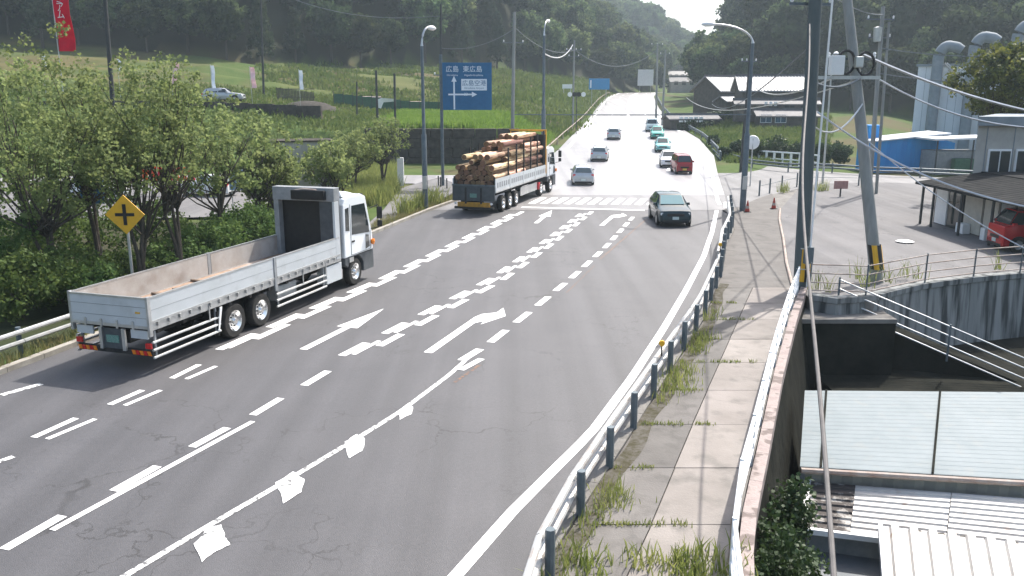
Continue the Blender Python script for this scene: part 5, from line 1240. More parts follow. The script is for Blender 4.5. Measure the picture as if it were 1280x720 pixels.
# front row of each wood: trees of their own
random.seed(21); kfront = 0; crown_objs = {}
def wood_tree(x, y, s, pi, lab, grp):
    global kfront
    r = empty('forest_tree', (x, y, Tz(x, y) - .2), random.random()*6.28, lab, 'tree', grp); r.scale = (s, s, s * random.uniform(.9, 1.15))
    c = bpy.data.objects.new('crown', protos[pi][0]); COL.objects.link(c); c.parent = r
    t = bpy.data.objects.new('trunk', protos[pi][1]); COL.objects.link(t); t.parent = r; crown_objs.setdefault(pi, c); kfront += 1
def d0_left(a): return float(np.interp(a, [-.75,-.6,-.3,-.1,0,.1,.15,.18,.2], [135,150,152,186,208,245,272,290,300]))
def d0_right(a): return float(np.interp(a, [.2,.221,.25,.35,.45,.6,.9], [200,190,178,162,150,140,135]))
a = -.66
while a < .175:
    y = d0_left(a) + random.uniform(-3, 2); wood_tree(a*y, y, random.uniform(.7, 1.05), random.choice([0,1,2,3,4]), 'dark tree in the front row at the foot of the left wooded hill', 'front row of the left wood'); a += random.uniform(5, 8) / y
a = .228
while a < .66:
    y = d0_right(a) + random.uniform(-2, 4); wood_tree(a*y, y, random.uniform(.7, 1.0), random.choice([0,1,2,4]), 'dark tree in the front row at the foot of the right wooded hill', 'front row of the right wood'); a += random.uniform(5, 8) / y
# the woods behind: one mass each, too many to count
def forest_mass(name, pts, seed):
    me = bpy.data.meshes.new(name); P_ = np.array(pts, np.float32); me.vertices.add(len(P_)); me.vertices.foreach_set('co', P_.ravel()); me.update()
    o = bpy.data.objects.new(name, me); COL.objects.link(o); tag(o, kind='stuff'); me.materials.append(M['leaf_forest'])
    ng = bpy.data.node_groups.new(name + '_nodes', 'GeometryNodeTree'); ng.interface.new_socket('Geometry', in_out='INPUT', socket_type='NodeSocketGeometry'); ng.interface.new_socket('Geometry', in_out='OUTPUT', socket_type='NodeSocketGeometry')
    N, L = ng.nodes, ng.links; gi = N.new('NodeGroupInput'); go = N.new('NodeGroupOutput'); iop = N.new('GeometryNodeInstanceOnPoints'); gti = N.new('GeometryNodeJoinGeometry')
    for pi in range(5):
        oi = N.new('GeometryNodeObjectInfo'); oi.inputs['Object'].default_value = crown_objs[pi]; oi.inputs['As Instance'].default_value = True; L.new(oi.outputs['Geometry'], gti.inputs[0])
    iop.inputs['Pick Instance'].default_value = True
    rv_ = N.new('FunctionNodeRandomValue'); rv_.data_type = 'INT'; rv_.inputs[4].default_value = 0; rv_.inputs[5].default_value = 4; rv_.inputs['Seed'].default_value = seed
    rr = N.new('FunctionNodeRandomValue'); rr.data_type = 'FLOAT_VECTOR'; rr.inputs[0].default_value = (-.06,-.06,0); rr.inputs[1].default_value = (.06,.06,6.28); rr.inputs['Seed'].default_value = seed + 1
    rs = N.new('FunctionNodeRandomValue'); rs.data_type = 'FLOAT'; rs.inputs[2].default_value = .7; rs.inputs[3].default_value = 1.3; rs.inputs['Seed'].default_value = seed + 2
    L.new(gi.outputs[0], iop.inputs['Points']); L.new(gti.outputs[0], iop.inputs['Instance']); L.new(rv_.outputs[2], iop.inputs['Instance Index']); L.new(rr.outputs[0], iop.inputs['Rotation']); L.new(rs.outputs[1], iop.inputs['Scale'])
    L.new(iop.outputs[0], go.inputs[0]); md = o.modifiers.new('scatter', 'NODES'); md.node_group = ng
    return o
def scatter(a0, a1, dfun, depth, sp):
    out = []; a = a0; 
    ys = np.arange(0, depth, sp)
    for dy in ys:
        a = a0
        while a < a1:
            y = dfun(a) + dy + random.uniform(-sp*.4, sp*.4); x = a*y + random.uniform(-1,1); out.append((x, y, Tz(x, y) - .5)); a += sp / y * random.uniform(.8, 1.2)
    return out
forest_mass('wooded_hill_left', scatter(-.75, .178, lambda a: d0_left(a) + 7, 96, 6.6), 5)
forest_mass('wooded_hill_right', scatter(.232, .75, lambda a: d0_right(a) + 7, 96, 6.4), 9)
forest_mass('far_wooded_ridge', scatter(.10, .30, lambda a: 400, 170, 8), 13)
# ------------------------------------------------------------------ buildings
M['tile'] = mat('dark_roof_tiles', (.06,.06,.065), (.10,.10,.11), rough=.6, scale=2, spec=.3)
M['tile_pale'] = mat('silver_roof_tiles', (.17,.17,.185), (.25,.25,.26), rough=.5, scale=2, spec=.5)
M['wall_dark_wood'] = mat('dark_timber_wall', (.05,.045,.04), (.09,.08,.07), rough=.8, scale=3)
M['plaster'] = mat('pale_plaster', (.42,.40,.36), (.34,.32,.29), rough=.8, scale=1.2)
M['panel_pale'] = mat('pale_factory_panel', (.70,.73,.75), (.62,.65,.68), rough=.6, scale=.4)
M['duct'] = mat('duct_metal', (.17,.20,.22), (.24,.27,.29), rough=.75, scale=1)
M['blue_sheet'] = mat('blue_sheeting', (.03,.30,.66), (.02,.22,.55), rough=.5, scale=1.2, stretch=(1,1,.2))
M['roof_white'] = mat('white_sheet_roof', (.62,.64,.66), (.5,.52,.54), rough=.4, scale=1)
M['roof_bluegrey'] = mat('blue_grey_metal_roof', (.115,.15,.165), (.15,.185,.20), rough=.6, scale=.9, c3=(.15,.175,.18), scale3=2.5, lo3=.55, hi3=.75)
M['roof_bright'] = mat('bright_weathered_sheet', (.50,.48,.45), (.40,.365,.33), rough=.5, scale=1.5, c3=(.36,.25,.18), scale3=2.4, lo3=.66, hi3=.76, lo=.5, hi=.8)
M['roof_lichen'] = mat('lichen_blackened_sheet', (.40,.38,.35), (.07,.06,.055), rough=.85, scale=2.6, lo=.40, hi=.5, detail=10)
M['corr_beige'] = mat('beige_corrugated_wall', (.50,.47,.40), (.40,.37,.32), rough=.7, scale=2)
M['dark_roof'] = mat('dark_weathered_roof', (.014,.015,.016), (.03,.03,.03), rough=.95, spec=.1, scale=1.5)

def gable(root, x0, x1, y0, y1, z0, h, rise, axis='x', over=.6, wall='wall_dark_wood', roof='tile', thick=.18, rows=0):
    MB().box(x0, x1, y0, y1, z0, z0 + h).build('wall', M[wall], root)
    if axis == 'x':
        ym = (y0 + y1) / 2
        for k in (0, 1):
            ye = y0 - over if k == 0 else y1 + over; zb = z0 + h - .02 - over * rise / ((y1-y0)/2)
            a = Vector((x0-over, ye, zb)); b = Vector((x1+over, ye, zb)); c = Vector((x1+over, ym, z0+h+rise)); d = Vector((x0-over, ym, z0+h+rise))
            MB().add([a,b,c,d] + [v - Vector((0,0,thick)) for v in (a,b,c,d)], [(0,1,2,3),(4,7,6,5),(0,4,5,1),(1,5,6,2),(2,6,7,3),(3,7,4,0)]).build('roof', M[roof], root)
            if rows:
                bb = MB()
                n = int((x1-x0+2*over)/.45)
                for i in range(n + 1):
                    xx = x0-over + i*.45; bb.bar((xx, ye, zb+.03), (xx, ym, z0+h+rise+.03), .12, .08)
                bb.build('tile_ridges', M[roof], root)
        MB().bar((x0-over-.05, ym, z0+h+rise+.08), (x1+over+.05, ym, z0+h+rise+.08), .4, .3).build('roof_ridge', M['tile'], root)
        for xx in (x0, x1): MB().add([(xx, y0, z0+h-.01), (xx, y1, z0+h-.01), (xx, ym, z0+h+rise-.1), (xx+.05, y0, z0+h-.01), (xx+.05, y1, z0+h-.01), (xx+.05, ym, z0+h+rise-.1)], [(0,1,2),(3,5,4),(0,3,4,1),(1,4,5,2),(2,5,3,0)]).build('gable', M[wall], root)
def window(root, x, z, y, w, h, face='-y', frame='white', glass='glass'):
    f = MB().box(x-w/2-.06, x+w/2+.06, y-.07, y, z-h/2-.06, z+h/2+.06).build('window', M[frame], root)
    MB().box(x-w/2, x+w/2, y-.085, y-.072, z-h/2, z+h/2).build('pane', M[glass], f); MB().box(x-.03, x+.03, y-.1, y-.087, z-h/2, z+h/2).build('sash', M[frame], f); return f
# tiled house, right part
c = A(965, 140, 128); g = Tz(c.x, c.y); hs_ = empty('tiled_house', (c.x, c.y, g + .6), -.12, 'large farmhouse with silvery tiled roof behind the tall street lamp', 'house')
gable(hs_, -5.0, 4.0, -4, 4.5, -1.5, 5.6, 1.9, roof='tile_pale', rows=1)
gable(hs_, -6.2, 5.2, -6.6, -4.02, -.5, 2.6, .5, roof='tile', over=.3)
for i, x in enumerate([-5,-3,-1,1.2,3.4]): window(hs_, x, 1.2, -6.6, 1.3, 1.2, frame='wall_dark_wood')
for i in range(3): MB().box(-2.3+i*.65, -1.9+i*.65, -6.9, -6.85, 1.7, 2.3).build('white_panel', M['white'], hs_, bevel=.02)
c = A(910, 140, 142); g = Tz(c.x, c.y); h2_ = empty('tiled_house', (c.x, c.y, g), .5, 'farmhouse with grey gabled roofs left of the tall street lamp', 'house')
gable(h2_, -4.5, 3.0, -3, 3.5, -.5, 4.7, 2.0, roof='tile_pale', rows=1)
gable(h2_, -5.5, 4.5, -5.6, -3.02, -.5, 3.0, .6, roof='tile_pale', over=.4)
MB().lathe([(0,-.05),(.5,-.05),(.5,.05),(0,.05)], 12, 'y', (3.2,-3.2,4.6)).build('gable_ornament', M['white'], h2_)
for x in (-4,-2,0,2): window(h2_, x, 1.3, -5.6, 1.2, 1.1, frame='wall_dark_wood')
c = A(868, 146, 128); g = Tz(c.x, c.y); h3_ = empty('garden_shed', (c.x, c.y, g), .1, 'low dark shed with a row of white panels left of the farmhouses', 'shed')
gable(h3_, -4.2, 3.2, -2, 2, -.3, 2.0, .5, over=.3)
for i in range(5): MB().box(-3.0+i*.75, -2.4+i*.75, -2.25, -2.2, 1.15, 1.95).build('white_panel', M['white'], h3_, bevel=.02)
c = A(990, 140, 121); h4 = empty('long_outbuilding', (c.x, c.y, Tz(c.x, c.y)), -.1, 'long dark outbuilding between the farmhouse and the straight pole', 'outbuilding')
gable(h4, -5, 3, -2.5, 2.5, -.3, 2.0, .7, roof='tile', over=.4); window(h4, -2, 1.2, -2.5, 1.4, 1.0); window(h4, -4, 1.2, -2.5, 1.4, 1.0)
# hedge in front of the houses
for k, (px, py, D, w_) in enumerate([(868,146,126,7),(908,144,130,6),(985,144,124,5)]):
    c = A(px, py, D); g = Tz(c.x, c.y); cc = crown_centres(90, w_*.5, .9, .8, .8, 700+k, .6, 4); r = empty('hedge', (c.x, c.y, g), label=['dark hedge below the low shed with white panels','dark hedge in front of the left farmhouse','dark hedge in front of the right farmhouse'][k], cat='hedge')
    V, F = leaves(cc, np.full(90, .45), 30, .22, 700+k); np_mesh('foliage', V, F, M['leaf_garden'], r); limbs(r, cc, .5, .05, 8, k, name='stems')
# houses in the valley gap
for k, (px, py, D, w_, hh) in enumerate([(853,98,300,9,4),(842,90,330,8,5),(866,92,340,8,5)]):
    c = A(px, py, D); r = empty('valley_house', (c.x, c.y, min(Tz(c.x, c.y), c.z - hh) + .0), .2*k, ['pale house in the valley gap left of the dark hill','hazy house behind the twin poles','hazy house highest in the valley gap'][k], 'house')
    top = c.z - r.location.z; gable(r, -w_/2, w_/2, -3, 3, -3, top + 2.0, 1.6, wall='plaster', roof='tile', over=.4)
    for x in (-w_*.3, 0, w_*.3): window(r, x, top - 1.6, -3, 1.2, 1.3, frame='plaster')
# factory with bent ducts
c0 = A(1139, 170, 95); fy = 95; fac = empty('factory_building', (c0.x, fy, 0), math.radians(-28), 'pale windowed factory building with tall bent exhaust ducts', 'factory')
fh = A(1142, 79, 95).z - .2
MB().prism([(0,-.5),(0,fh-.1),(24,fh-.1),(24,-.5)], 0, 12, 'y').build('wall', M['panel_pale'], fac)
b = MB()
for i in range(1, 30): b.box(i*.8-.015, i*.8+.015, -.02, -.002, 0, fh-.2)
b.build('panel_joints', M['duct'], fac)
MB().prism([(-.2,fh-.15),(-.2,fh+.1),(24.2,fh+.1),(24.2,fh-.15)], -.25, 12.2, 'y').build('roof_trim', M['duct'], fac)
for i, (u, mm) in enumerate([(2.95,'glass'),(3.5,'white'),(3.75,'glass'),(4.45,'glass')]):
    if mm == 'glass': window(fac, u, A(0,104,93.5).z, 0, .34, .8, frame='duct')
for k, (xb, xt, yt) in enumerate([(1165,1176,48),(1205,1218,38),(1254,1268,25)]):
    xx = [1.9, 5.2, 9.0][k]; zt_ = A(xt, yt, 94).z; r_ = .56
    pts = [(xx,-1.1,-.3),(xx,-1.1,zt_-2.2)] + [(xx + .9*(1-math.cos(t)), -1.1, zt_-2.2 + 1.35*math.sin(t)) for t in np.linspace(.12, math.pi/2, 8)] + [(xx+1.7,-1.1,zt_-1.0),(xx+2.2,-1.1,zt_-1.3)]
    d_ = MB().tube(pts, [r_]*len(pts[:-2]) + [r_*.95, r_*.8], 16).build('exhaust_duct', M['duct'], fac, smooth=True)
    for s in (0, .9): MB().tube([(xx+.7+s*.2,-.9,zt_-2.6),(xx+2.1+s*.8,.1,zt_-4.6)], .06, 6).build('stay_rod', M['steel'], d_)
# blue sheeted shed
c0 = P(1090, 213); bs2 = empty('blue_shed', (c0.x, c0.y, 0), math.radians(-3), 'bright blue sheeted shed with white sloping roof', 'shed')
w_ = 5.9; b = MB(); zr_, zl_ = 3.4, 2.75
MB().prism([(0,-.2),(0,zl_-.1),(w_,zr_-.1),(w_,-.2)], 0, 4.5, 'y').build('wall', M['blue_sheet'], bs2)
b = MB()
for i in range(int(w_/.45)): b.box(i*.45+.2, i*.45+.25, -.03, -.002, 0, zl_-.15)
b.build('sheet_ribs', M['blue_sheet'], bs2); MB().prism([(-.2,zl_-.1),(-.2,zl_),(w_+.9,zr_+.12),(w_+.9,zr_)], -.3, 4.8, 'y').build('roof', M['roof_white'], bs2)
MB().box(.4, 1.7, 3.0, 4.6, 2.6, 4.1).build('blue_tank', M['blue_sheet'], bs2, bevel=.05); MB().prism([(w_+.0,-.2),(w_,zr_-.3),(w_+2.2,zr_-.9),(w_+2.2,-.2)], 1.6, 4.4, 'y').build('blue_annex', M['blue_sheet'], bs2)
# grey sheds between blue shed and near building
c0 = A(1168, 214, 76); r = empty('grey_lean_to', (c0.x, c0.y, 0), 0, 'grey open lean-to stacked with stuff right of the blue shed', 'shed')
MB().box(.3, 4.6, .5, 3.5, -.1, 2.0).build('wall', M['mid_grey'], r); MB().prism([(-.4,3.0),(-.4,3.15),(6.2,3.35),(6.2,3.2)], -.5, 3.8, 'y').build('roof', M['roof_white'], r)
MB().box(1.6, 3.4, -.3, .4, 0, 1.4).build('green_crate', M['fence_green'], r, bevel=.08); 
for x in (-.2, 3, 6): MB().box(x, x+.1, -.4, -.3, 0, 3.05).build('post', M['pole_dark'], r)
# near building at the right edge
nb = empty('roadside_building', (22.0, 46, PZ), 0, 'two-storey building with dark veranda posts at the right edge', 'building')
def nbx(x): return x - 22.0
MB().prism([(3.2,.2),(18,.2),(18,7),(8.4,7)], 0, 5.25).build('upper_wall', M['plaster'], nb); MB().prism([(2.95,-.15),(18.4,-.15),(18.4,7.3),(8.2,7.3)], 5.25, 5.75).build('roof', M['duct'], nb, bevel=.03)
for i in range(6):
    x = 4.5 + i*1.5; f = MB().box(x-.62, x+.62, .06, .2, 2.3, 4.0).build('window', M['white'], nb); MB().box(x-.55, x-.04, .03, .058, 2.4, 3.9).build('pane', M['glass'], f); MB().box(x+.04, x+.55, .03, .058, 2.4, 3.9).build('pane', M['glass'], f)
b = MB()
for i in range(7): b.box(3.72+i*1.5, 3.76+i*1.5, .17, .199, 2.2, 5.2)
b.build('panel_joints', M['duct'], nb)
MB().box(1.3, 18, -12, .15, 0, 2.2).build('lower_wall', M['wall_dark_wood'], nb)
MB().add([(.1,-12.5,2.25),(3.6,-12.5,2.75),(3.6,.15,2.75),(.1,.15,2.25),(.1,-12.5,2.12),(3.6,-12.5,2.62),(3.6,.15,2.62),(.1,.15,2.12)], [(0,1,2,3),(4,7,6,5),(0,4,5,1),(1,5,6,2),(2,6,7,3),(3,7,4,0)]).build('veranda_roof', M['dark_roof'], nb)
MB().box(3.6, 18.2, -12.3, .1, 2.4, 2.8).build('lower_roof', M['dark_roof'], nb, bevel=.02)
b = MB()
for i in range(26): yy = -12.4 + i*.49; b.bar((.1, yy, 2.275), (3.6, yy, 2.775), .04, .012)
b.build('roof_ribs', M['dark_roof'], nb)
for yy in (-.4,-1.6,-4.4,-7.2,-10): MB().box(.3, .4, yy, yy+.1, 0, 2.2).build('veranda_post', M['pole_dark'], nb)
for i, (ya, yb, m_) in enumerate([(-1.3,-.1,'white'),(-2.9,-1.5,'glass'),(-4.7,-3.1,'corr_beige'),(-6.1,-4.9,'corr_beige'),(-7.4,-6.3,'mid_grey'),(-9.2,-7.6,'plaster')]):
    MB().box(1.22, 1.297, ya, yb, .05, 2.1).build('shutter_panel', M[m_], nb)
MB().box(.8, 1.2, -5.9, -5.5, 0, .6).build('white_box', M['white'], nb, bevel=.03); MB().box(.8,1.2,-3.9,-3.2,0,.5).build('white_box', M['white'], nb, bevel=.03)
MB().box(1.8, 12, .6, 5, 2.3, 2.4).build('ledge', M['roof_white'], nb) if False else None

# metal roofs of the sunken yard (lower right)
def corrugated(name, a, b, c, d, pitch, depth, m, root, along='ab', thick=.03):
    # quad a-b-c-d; ribs run along ab, repeating from ab toward dc
    a, b, c, d = map(Vector, (a, b, c, d)); n = int((d - a).length / pitch); V = []; nrm = (b-a).cross(d-a).normalized()
    if nrm.z < 0: nrm = -nrm
    prof = []
    for i in range(n): prof += [(i/n, 0), ((i+.35)/n, 0), ((i+.45)/n, 1), ((i+.85)/n, 1), ((i+.95)/n, 0)]
    prof.append((1, 0)); mb = MB()
    for t, hgt in prof:
        p, q = a.lerp(d, t), b.lerp(c, t); mb.v += [tuple(p + nrm*hgt*depth), tuple(q + nrm*hgt*depth), tuple(p - nrm*thick), tuple(q - nrm*thick)]
    k = len(prof)
    for i in range(k-1):
        o = i*4; mb.f += [(o, o+1, o+5, o+4), (o+2, o+6, o+7, o+3), (o, o+4, o+6, o+2), (o+1, o+3, o+7, o+5)]
    mb.f += [(0,2,3,1), ((k-1)*4, (k-1)*4+1, (k-1)*4+3, (k-1)*4+2)]
    return mb.build(name, M[m], root)
bg_ = empty('metal_roofed_building', label='low building with long blue-grey ribbed metal roof below the footpath', cat='building')
zt1, zb1 = -.75, -1.25
a0, a1 = P(1006, 488, zt1), P(1500, 492, zt1); b0, b1 = P(1000, 583, zb1), P(1500, 612, zb1)
def mixp(p, q, t): return p.lerp(q, t)
cuts = [0, .055, .345, .70, 1.0]
for i in range(4):
    t0, t1 = cuts[i] + (.0015 if i else 0), cuts[i+1] - .0015
    corrugated('roof_sheet', mixp(a0,a1,t0), mixp(a0,a1,t1), mixp(b0,b1,t1), mixp(b0,b1,t0), .2, .006, 'roof_bluegrey', bg_)
for t in cuts[1:-1]: MB().bar(mixp(a0,a1,t) + Vector((0,0,.03)), mixp(b0,b1,t) + Vector((0,0,.03)), .05, .03).build('roof_seam', M['soil'], bg_)
MB().tube([b0 + Vector((0,-.08,-.06)), b1 + Vector((0,-.08,-.06))], .07, 8).build('gutter', M['rail_beige'], bg_, smooth=True)
w0, w1 = b0 + Vector((.15,.25,0)), b1 + Vector((0,.25,0)); n = int((w1-w0).length/.22); mb = MB()
for i in range(n+1):
    p = w0.lerp(w1, i/n); q = p + Vector((0, .0 if i % 2 else .05, 0)); mb.v += [(q.x, q.y, zb1-.09), (q.x, q.y, LOWER)]
mb.f += [(2*i, 2*i+1, 2*i+3, 2*i+2) for i in range(n)]
mb.build('ribbed_wall', M['corr_beige'], bg_)
l0, l1 = a0 + Vector((.12,-.1,0)), b0 + Vector((.12,.25,0)); MB().add([(l0.x,l0.y,LOWER),(l1.x,l1.y,LOWER),(l1.x,l1.y,zb1-.06),(l0.x,l0.y,zt1-.06),(l0.x+.1,l0.y,LOWER),(l1.x+.1,l1.y,LOWER),(l1.x+.1,l1.y,zb1-.06),(l0.x+.1,l0.y,zt1-.06)], [(0,1,2,3),(4,7,6,5),(0,3,7,4),(1,5,6,2),(3,2,6,7),(0,4,5,1)]).build('end_wall', M['mid_grey'], bg_)
k0, k1 = a0 + Vector((0,-.1,-.06)), a1 + Vector((0,-.1,-.06)); MB().add([k0, k1, (k1.x,k1.y,LOWER), (k0.x,k0.y,LOWER), k0+Vector((0,-.1,0)), k1+Vector((0,-.1,0)), (k1.x,k1.y-.1,LOWER), (k0.x,k0.y-.1,LOWER)], [(0,1,2,3),(4,7,6,5),(0,4,5,1),(3,2,6,7),(0,3,7,4),(1,5,6,2)]).build('back_wall', M['mid_grey'], bg_)
# second, bright roof lower down
r2 = empty('bright_roofed_shed', label='bright weathered sheet-roofed shed, its left end blackened, below the blue-grey roof', cat='shed')
zt2, zb2 = -1.62, -1.95
a0, a1 = P(1012, 602, zt2), P(1500, 640, zt2); b0, b1 = P(1006, 660, zb2), P(1500, 722, zb2); tA = .125
corrugated('roof_sheet', a0, mixp(a0,a1,tA), mixp(b0,b1,tA), b0, .19, .035, 'roof_lichen', r2)
corrugated('roof_sheet', mixp(a0,a1,tA+.001), mixp(a0,a1,.38), mixp(b0,b1,.38), mixp(b0,b1,tA+.001), .19, .035, 'roof_bright', r2)
corrugated('roof_sheet', mixp(a0,a1,.382), a1, b1, mixp(b0,b1,.382), .19, .035, 'roof_bright', r2)
MB().bar(a0 + Vector((-.03,0,.0)), b0 + Vector((-.03,0,.0)), .1, .12).build('verge_trim', M['white'], r2); MB().bar(b0 + Vector((0,-.06,-.02)), b1 + Vector((0,-.06,-.02)), .1, .12).build('eave_trim', M['white'], r2)
w0, w1 = b0 + Vector((.1,.12,-.09)), b1 + Vector((0,.12,-.09)); MB().add([w0, w1, (w1.x,w1.y,LOWER), (w0.x,w0.y,LOWER), w0+Vector((0,.1,0)), w1+Vector((0,.1,0)), (w1.x,w1.y+.1,LOWER), (w0.x,w0.y+.1,LOWER)], [(0,1,2,3),(4,7,6,5),(0,4,5,1),(3,2,6,7),(0,3,7,4),(1,5,6,2)]).build('front_wall', M['mid_grey'], r2)
# third roof, ribs running toward the camera
r3 = empty('ribbed_canopy', label='bright ribbed canopy with open rib ends in the bottom right corner', cat='canopy')
zt3 = -1.6; a0, a1 = P(1103, 659, zt3), P(1480, 705, zt3); b0, b1 = P(1115, 800, zt3-.25), P(1560, 900, zt3-.25)
corrugated('roof_sheet', a0, b0, b1, a1, .34, .085, 'roof_bright', r3)
MB().bar(a0 + Vector((-.05,0,0)), b0 + Vector((-.05,0,0)), .08, .16).build('side_trim', M['roof_white'], r3)
for t in (.0, .3, .6, .95):
    p = a0.lerp(a1, t) + Vector((.1,-.15,0)); MB().box(p.x-.05, p.x+.05, p.y-.05, p.y+.05, LOWER, zt3-.05).build('post', M['mid_grey'], r3)
for i in range(9):
    p = a0.lerp(a1, (i+.35)/12); MB().bar(p + Vector((0,.02,-.06)), p + Vector((.16,.02,-.06)), .1, .1).build('rib_block', M['wall_dark_wood'], r3)
# grey flat panel (lean-to roof) in the lower right
g0 = [P(1012, 668, -2.5), P(1100, 678, -2.5), P(1112, 800, -2.6), P(1008, 800, -2.6)]
lean = empty('dark_grey_lean_to', label='dark grey flat lean-to roof left of the ribbed canopy', cat='shed')
MB().add([tuple(v) for v in g0] + [(v.x, v.y, LOWER) for v in g0], [(0,1,2,3),(4,7,6,5),(0,4,5,1),(1,5,6,2),(2,6,7,3),(3,7,4,0)]).build('roof_panel', mat('dark_blue_grey_sheet', (.10,.115,.13), (.14,.15,.16), rough=.5, scale=1), lean)

# ------------------------------------------------------------------ left side: hut, banners, fences, bank wall
bw = empty('stone_bank_wall', label='dark stone retaining bank below the bright green field', cat='wall')
pts = [Vector((x, 85.0, 0)) for x in np.arange(-15, 1.6, 2.2)]
for i, (p, q) in enumerate(zip(pts, pts[1:])):
    for k in range(4):
        MB().box(p.x+.03+ (k%2)*.3, q.x-.03+(k%2)*.3, 84.55 + k*.1, 85.8, -.1 + k*.95, .82 + k*.95).build('wall_course', M['wall_dark'], bw, bevel=.05)
bw2 = empty('terrace_wall', label='long dark terrace wall under the parked car in the left field', cat='wall')
for i in range(12):
    x = -52 + i*2.6; MB().box(x+.02, x+2.58, 93.4, 94.2, 3.8, 6.3 - max(0, i-6)*.1).build('wall_panel', M['wall_dark'], bw2)
c = P(380, 232); hut = empty('corrugated_hut', A(382, 232, 52), .3, 'beige corrugated hut behind the truck headboard', 'hut'); hut.location.z = Tz(hut.location.x, hut.location.y)
hh = A(380, 176, 52).z - hut.location.z
MB().box(-1.9, 1.7, -1.2, 1.2, -.2, hh).build('wall', M['corr_beige'], hut)
for i in range(18): MB().box(-1.9+i*.2, -1.82+i*.2, -1.24, -1.2, 0, hh-.1).build('wall_rib', M['corr_beige'], hut)
MB().box(-1.95, 1.75, -1.3, 1.25, hh, hh+.08).build('roof', M['wall_dark'], hut); MB().box(.7, 1.3, -1.26, -1.22, 0, 2.0).build('door', M['mid_grey'], hut); MB().box(-.7,-.2,-1.26,-1.22,1,1.7).build('window', M['glass'], hut)
M['banner_red'] = mat('banner_red', (.55,.02,.045), (.42,.015,.04), rough=.7, scale=1.5, transl=.3)
M['banner_orange'] = mat('banner_orange', (.65,.2,.03), (.5,.05,.03), rough=.7, scale=3, transl=.3)
M['banner_pink'] = mat('banner_pink', (.6,.42,.45), (.7,.6,.62), rough=.7, scale=2, transl=.3)
M['banner_white'] = mat('banner_white', (.68,.7,.74), (.55,.6,.68), rough=.7, scale=2, transl=.3)
def nobori(px, py0, py1, D, w_, m_, lab, lean=0.0, txt=None):
    b_ = A(px, py1, D); t_ = A(px, py0, D); r = empty('banner', (b_.x, b_.y, b_.z), label=lab, cat='banner'); h = t_.z - b_.z; g = Tz(b_.x, b_.y) - b_.z
    mb = MB(); ns = 8
    for i in range(ns+1):
        z = h*i/ns; of = .07*math.sin(i*1.3); mb.v += [(lean*z, of, z), (lean*z + w_, of + .08*math.sin(i*1.1+1), z), (lean*z, of+.02, z), (lean*z + w_, of+.02 + .08*math.sin(i*1.1+1), z)]
    for i in range(ns): o = i*4; mb.f += [(o, o+1, o+5, o+4), (o+2, o+6, o+7, o+3), (o, o+4, o+6, o+2), (o+1, o+3, o+7, o+5)]
    mb.f += [(0,2,3,1), (ns*4, ns*4+1, ns*4+3, ns*4+2)]
    cl = mb.build('cloth', M[m_], r); MB().tube([(-.04, 0, min(g, 0)-.3), (-.04 + lean*h, 0, h+.15)], .025, 6).build('pole', M['steel'], r)
    if txt: text_mesh('lettering', txt, w_*.62, M['white'], cl, (w_*.45, -.13, h*.52), (math.pi/2, 0, 0), sx=.8, spacing=.72, vertical=True)
    return r
nobori(74, -60, 64, 44, .8, 'banner_red', 'tall red banner with white lettering above the left trees', txt='プレミアム')
for k, (px, a, b_, m_, lab, ln) in enumerate([(214,78,107,'banner_pink','pinkish banner leaning on the terrace left of the parked car',.25),(266,82,118,'banner_white','thin white banner just left of the parked car',0),(315,84,110,'banner_pink','pink and white banner right of the parked car',-.05),(375,88,112,'banner_white','white and blue banner above the dark slatted fence',0),(54,70,84,'banner_white','small white banner below the red banner',0),(148,74,88,'banner_white','small pale banner right of the dark pole',0)]):
    nobori(px, a, b_, 97, .5 if k in (0,2) else .38, m_, lab, ln)
for k in range(9):
    px = 160 + k*9.5; nobori(px, 206 + (k%3)*3, 226, 60, .42, 'banner_orange' if k % 4 else 'banner_red', ['leftmost orange banner seen through the trees','second small orange banner from the left','third small orange banner from the left','fourth small banner, orange, in the row','middle small banner of the orange row','sixth small orange banner in the row','seventh small orange banner in the row','second last orange banner in the row','rightmost orange banner seen through the trees'][k])
# blue poster panel and yellow strips among the trees
c = A(299, 226, 50); r = empty('blue_poster', (c.x, c.y, c.z), label='blue and white poster stand among the trees left of the hut', cat='sign'); g = Tz(c.x, c.y) - c.z
MB().box(-.6,.6,-.04,.04,-.55,.65).build('board', mat('poster_blue', (.12,.2,.3), (.42,.5,.58), rough=.5, scale=3), r); MB().box(.1,.28,-.06,-.045,-.5,.6).build('dark_bar', M['blue_sign'], r)
for x in (-.5, .5): MB().tube([(x,.08,g-.2),(x,.08,.6)], .03, 6).build('post', M['steel'], r)
c = A(118, 240, 36); r = empty('blue_tarp_stand', (c.x, c.y, c.z), label='blue board with yellow strips hidden in the trees left of the warning sign', cat='board'); g = Tz(c.x, c.y) - c.z
MB().box(-.6,.4,-.04,.04,-.5,.5).build('board', mat('faded_blue_board', (.03,.10,.2), (.06,.16,.26), rough=.6, scale=4), r)
for x, z in ((-.75,.4),(.3,.7),(.5,.2),(.7,-.3)): MB().box(x,x+.14,-.07,-.05,z-.2,z+.25).build('yellow_strip', M['paddy'], r)
MB().tube([(0,.08,g-.2),(0,.08,.5)], .04, 6).build('post', M['steel'], r)
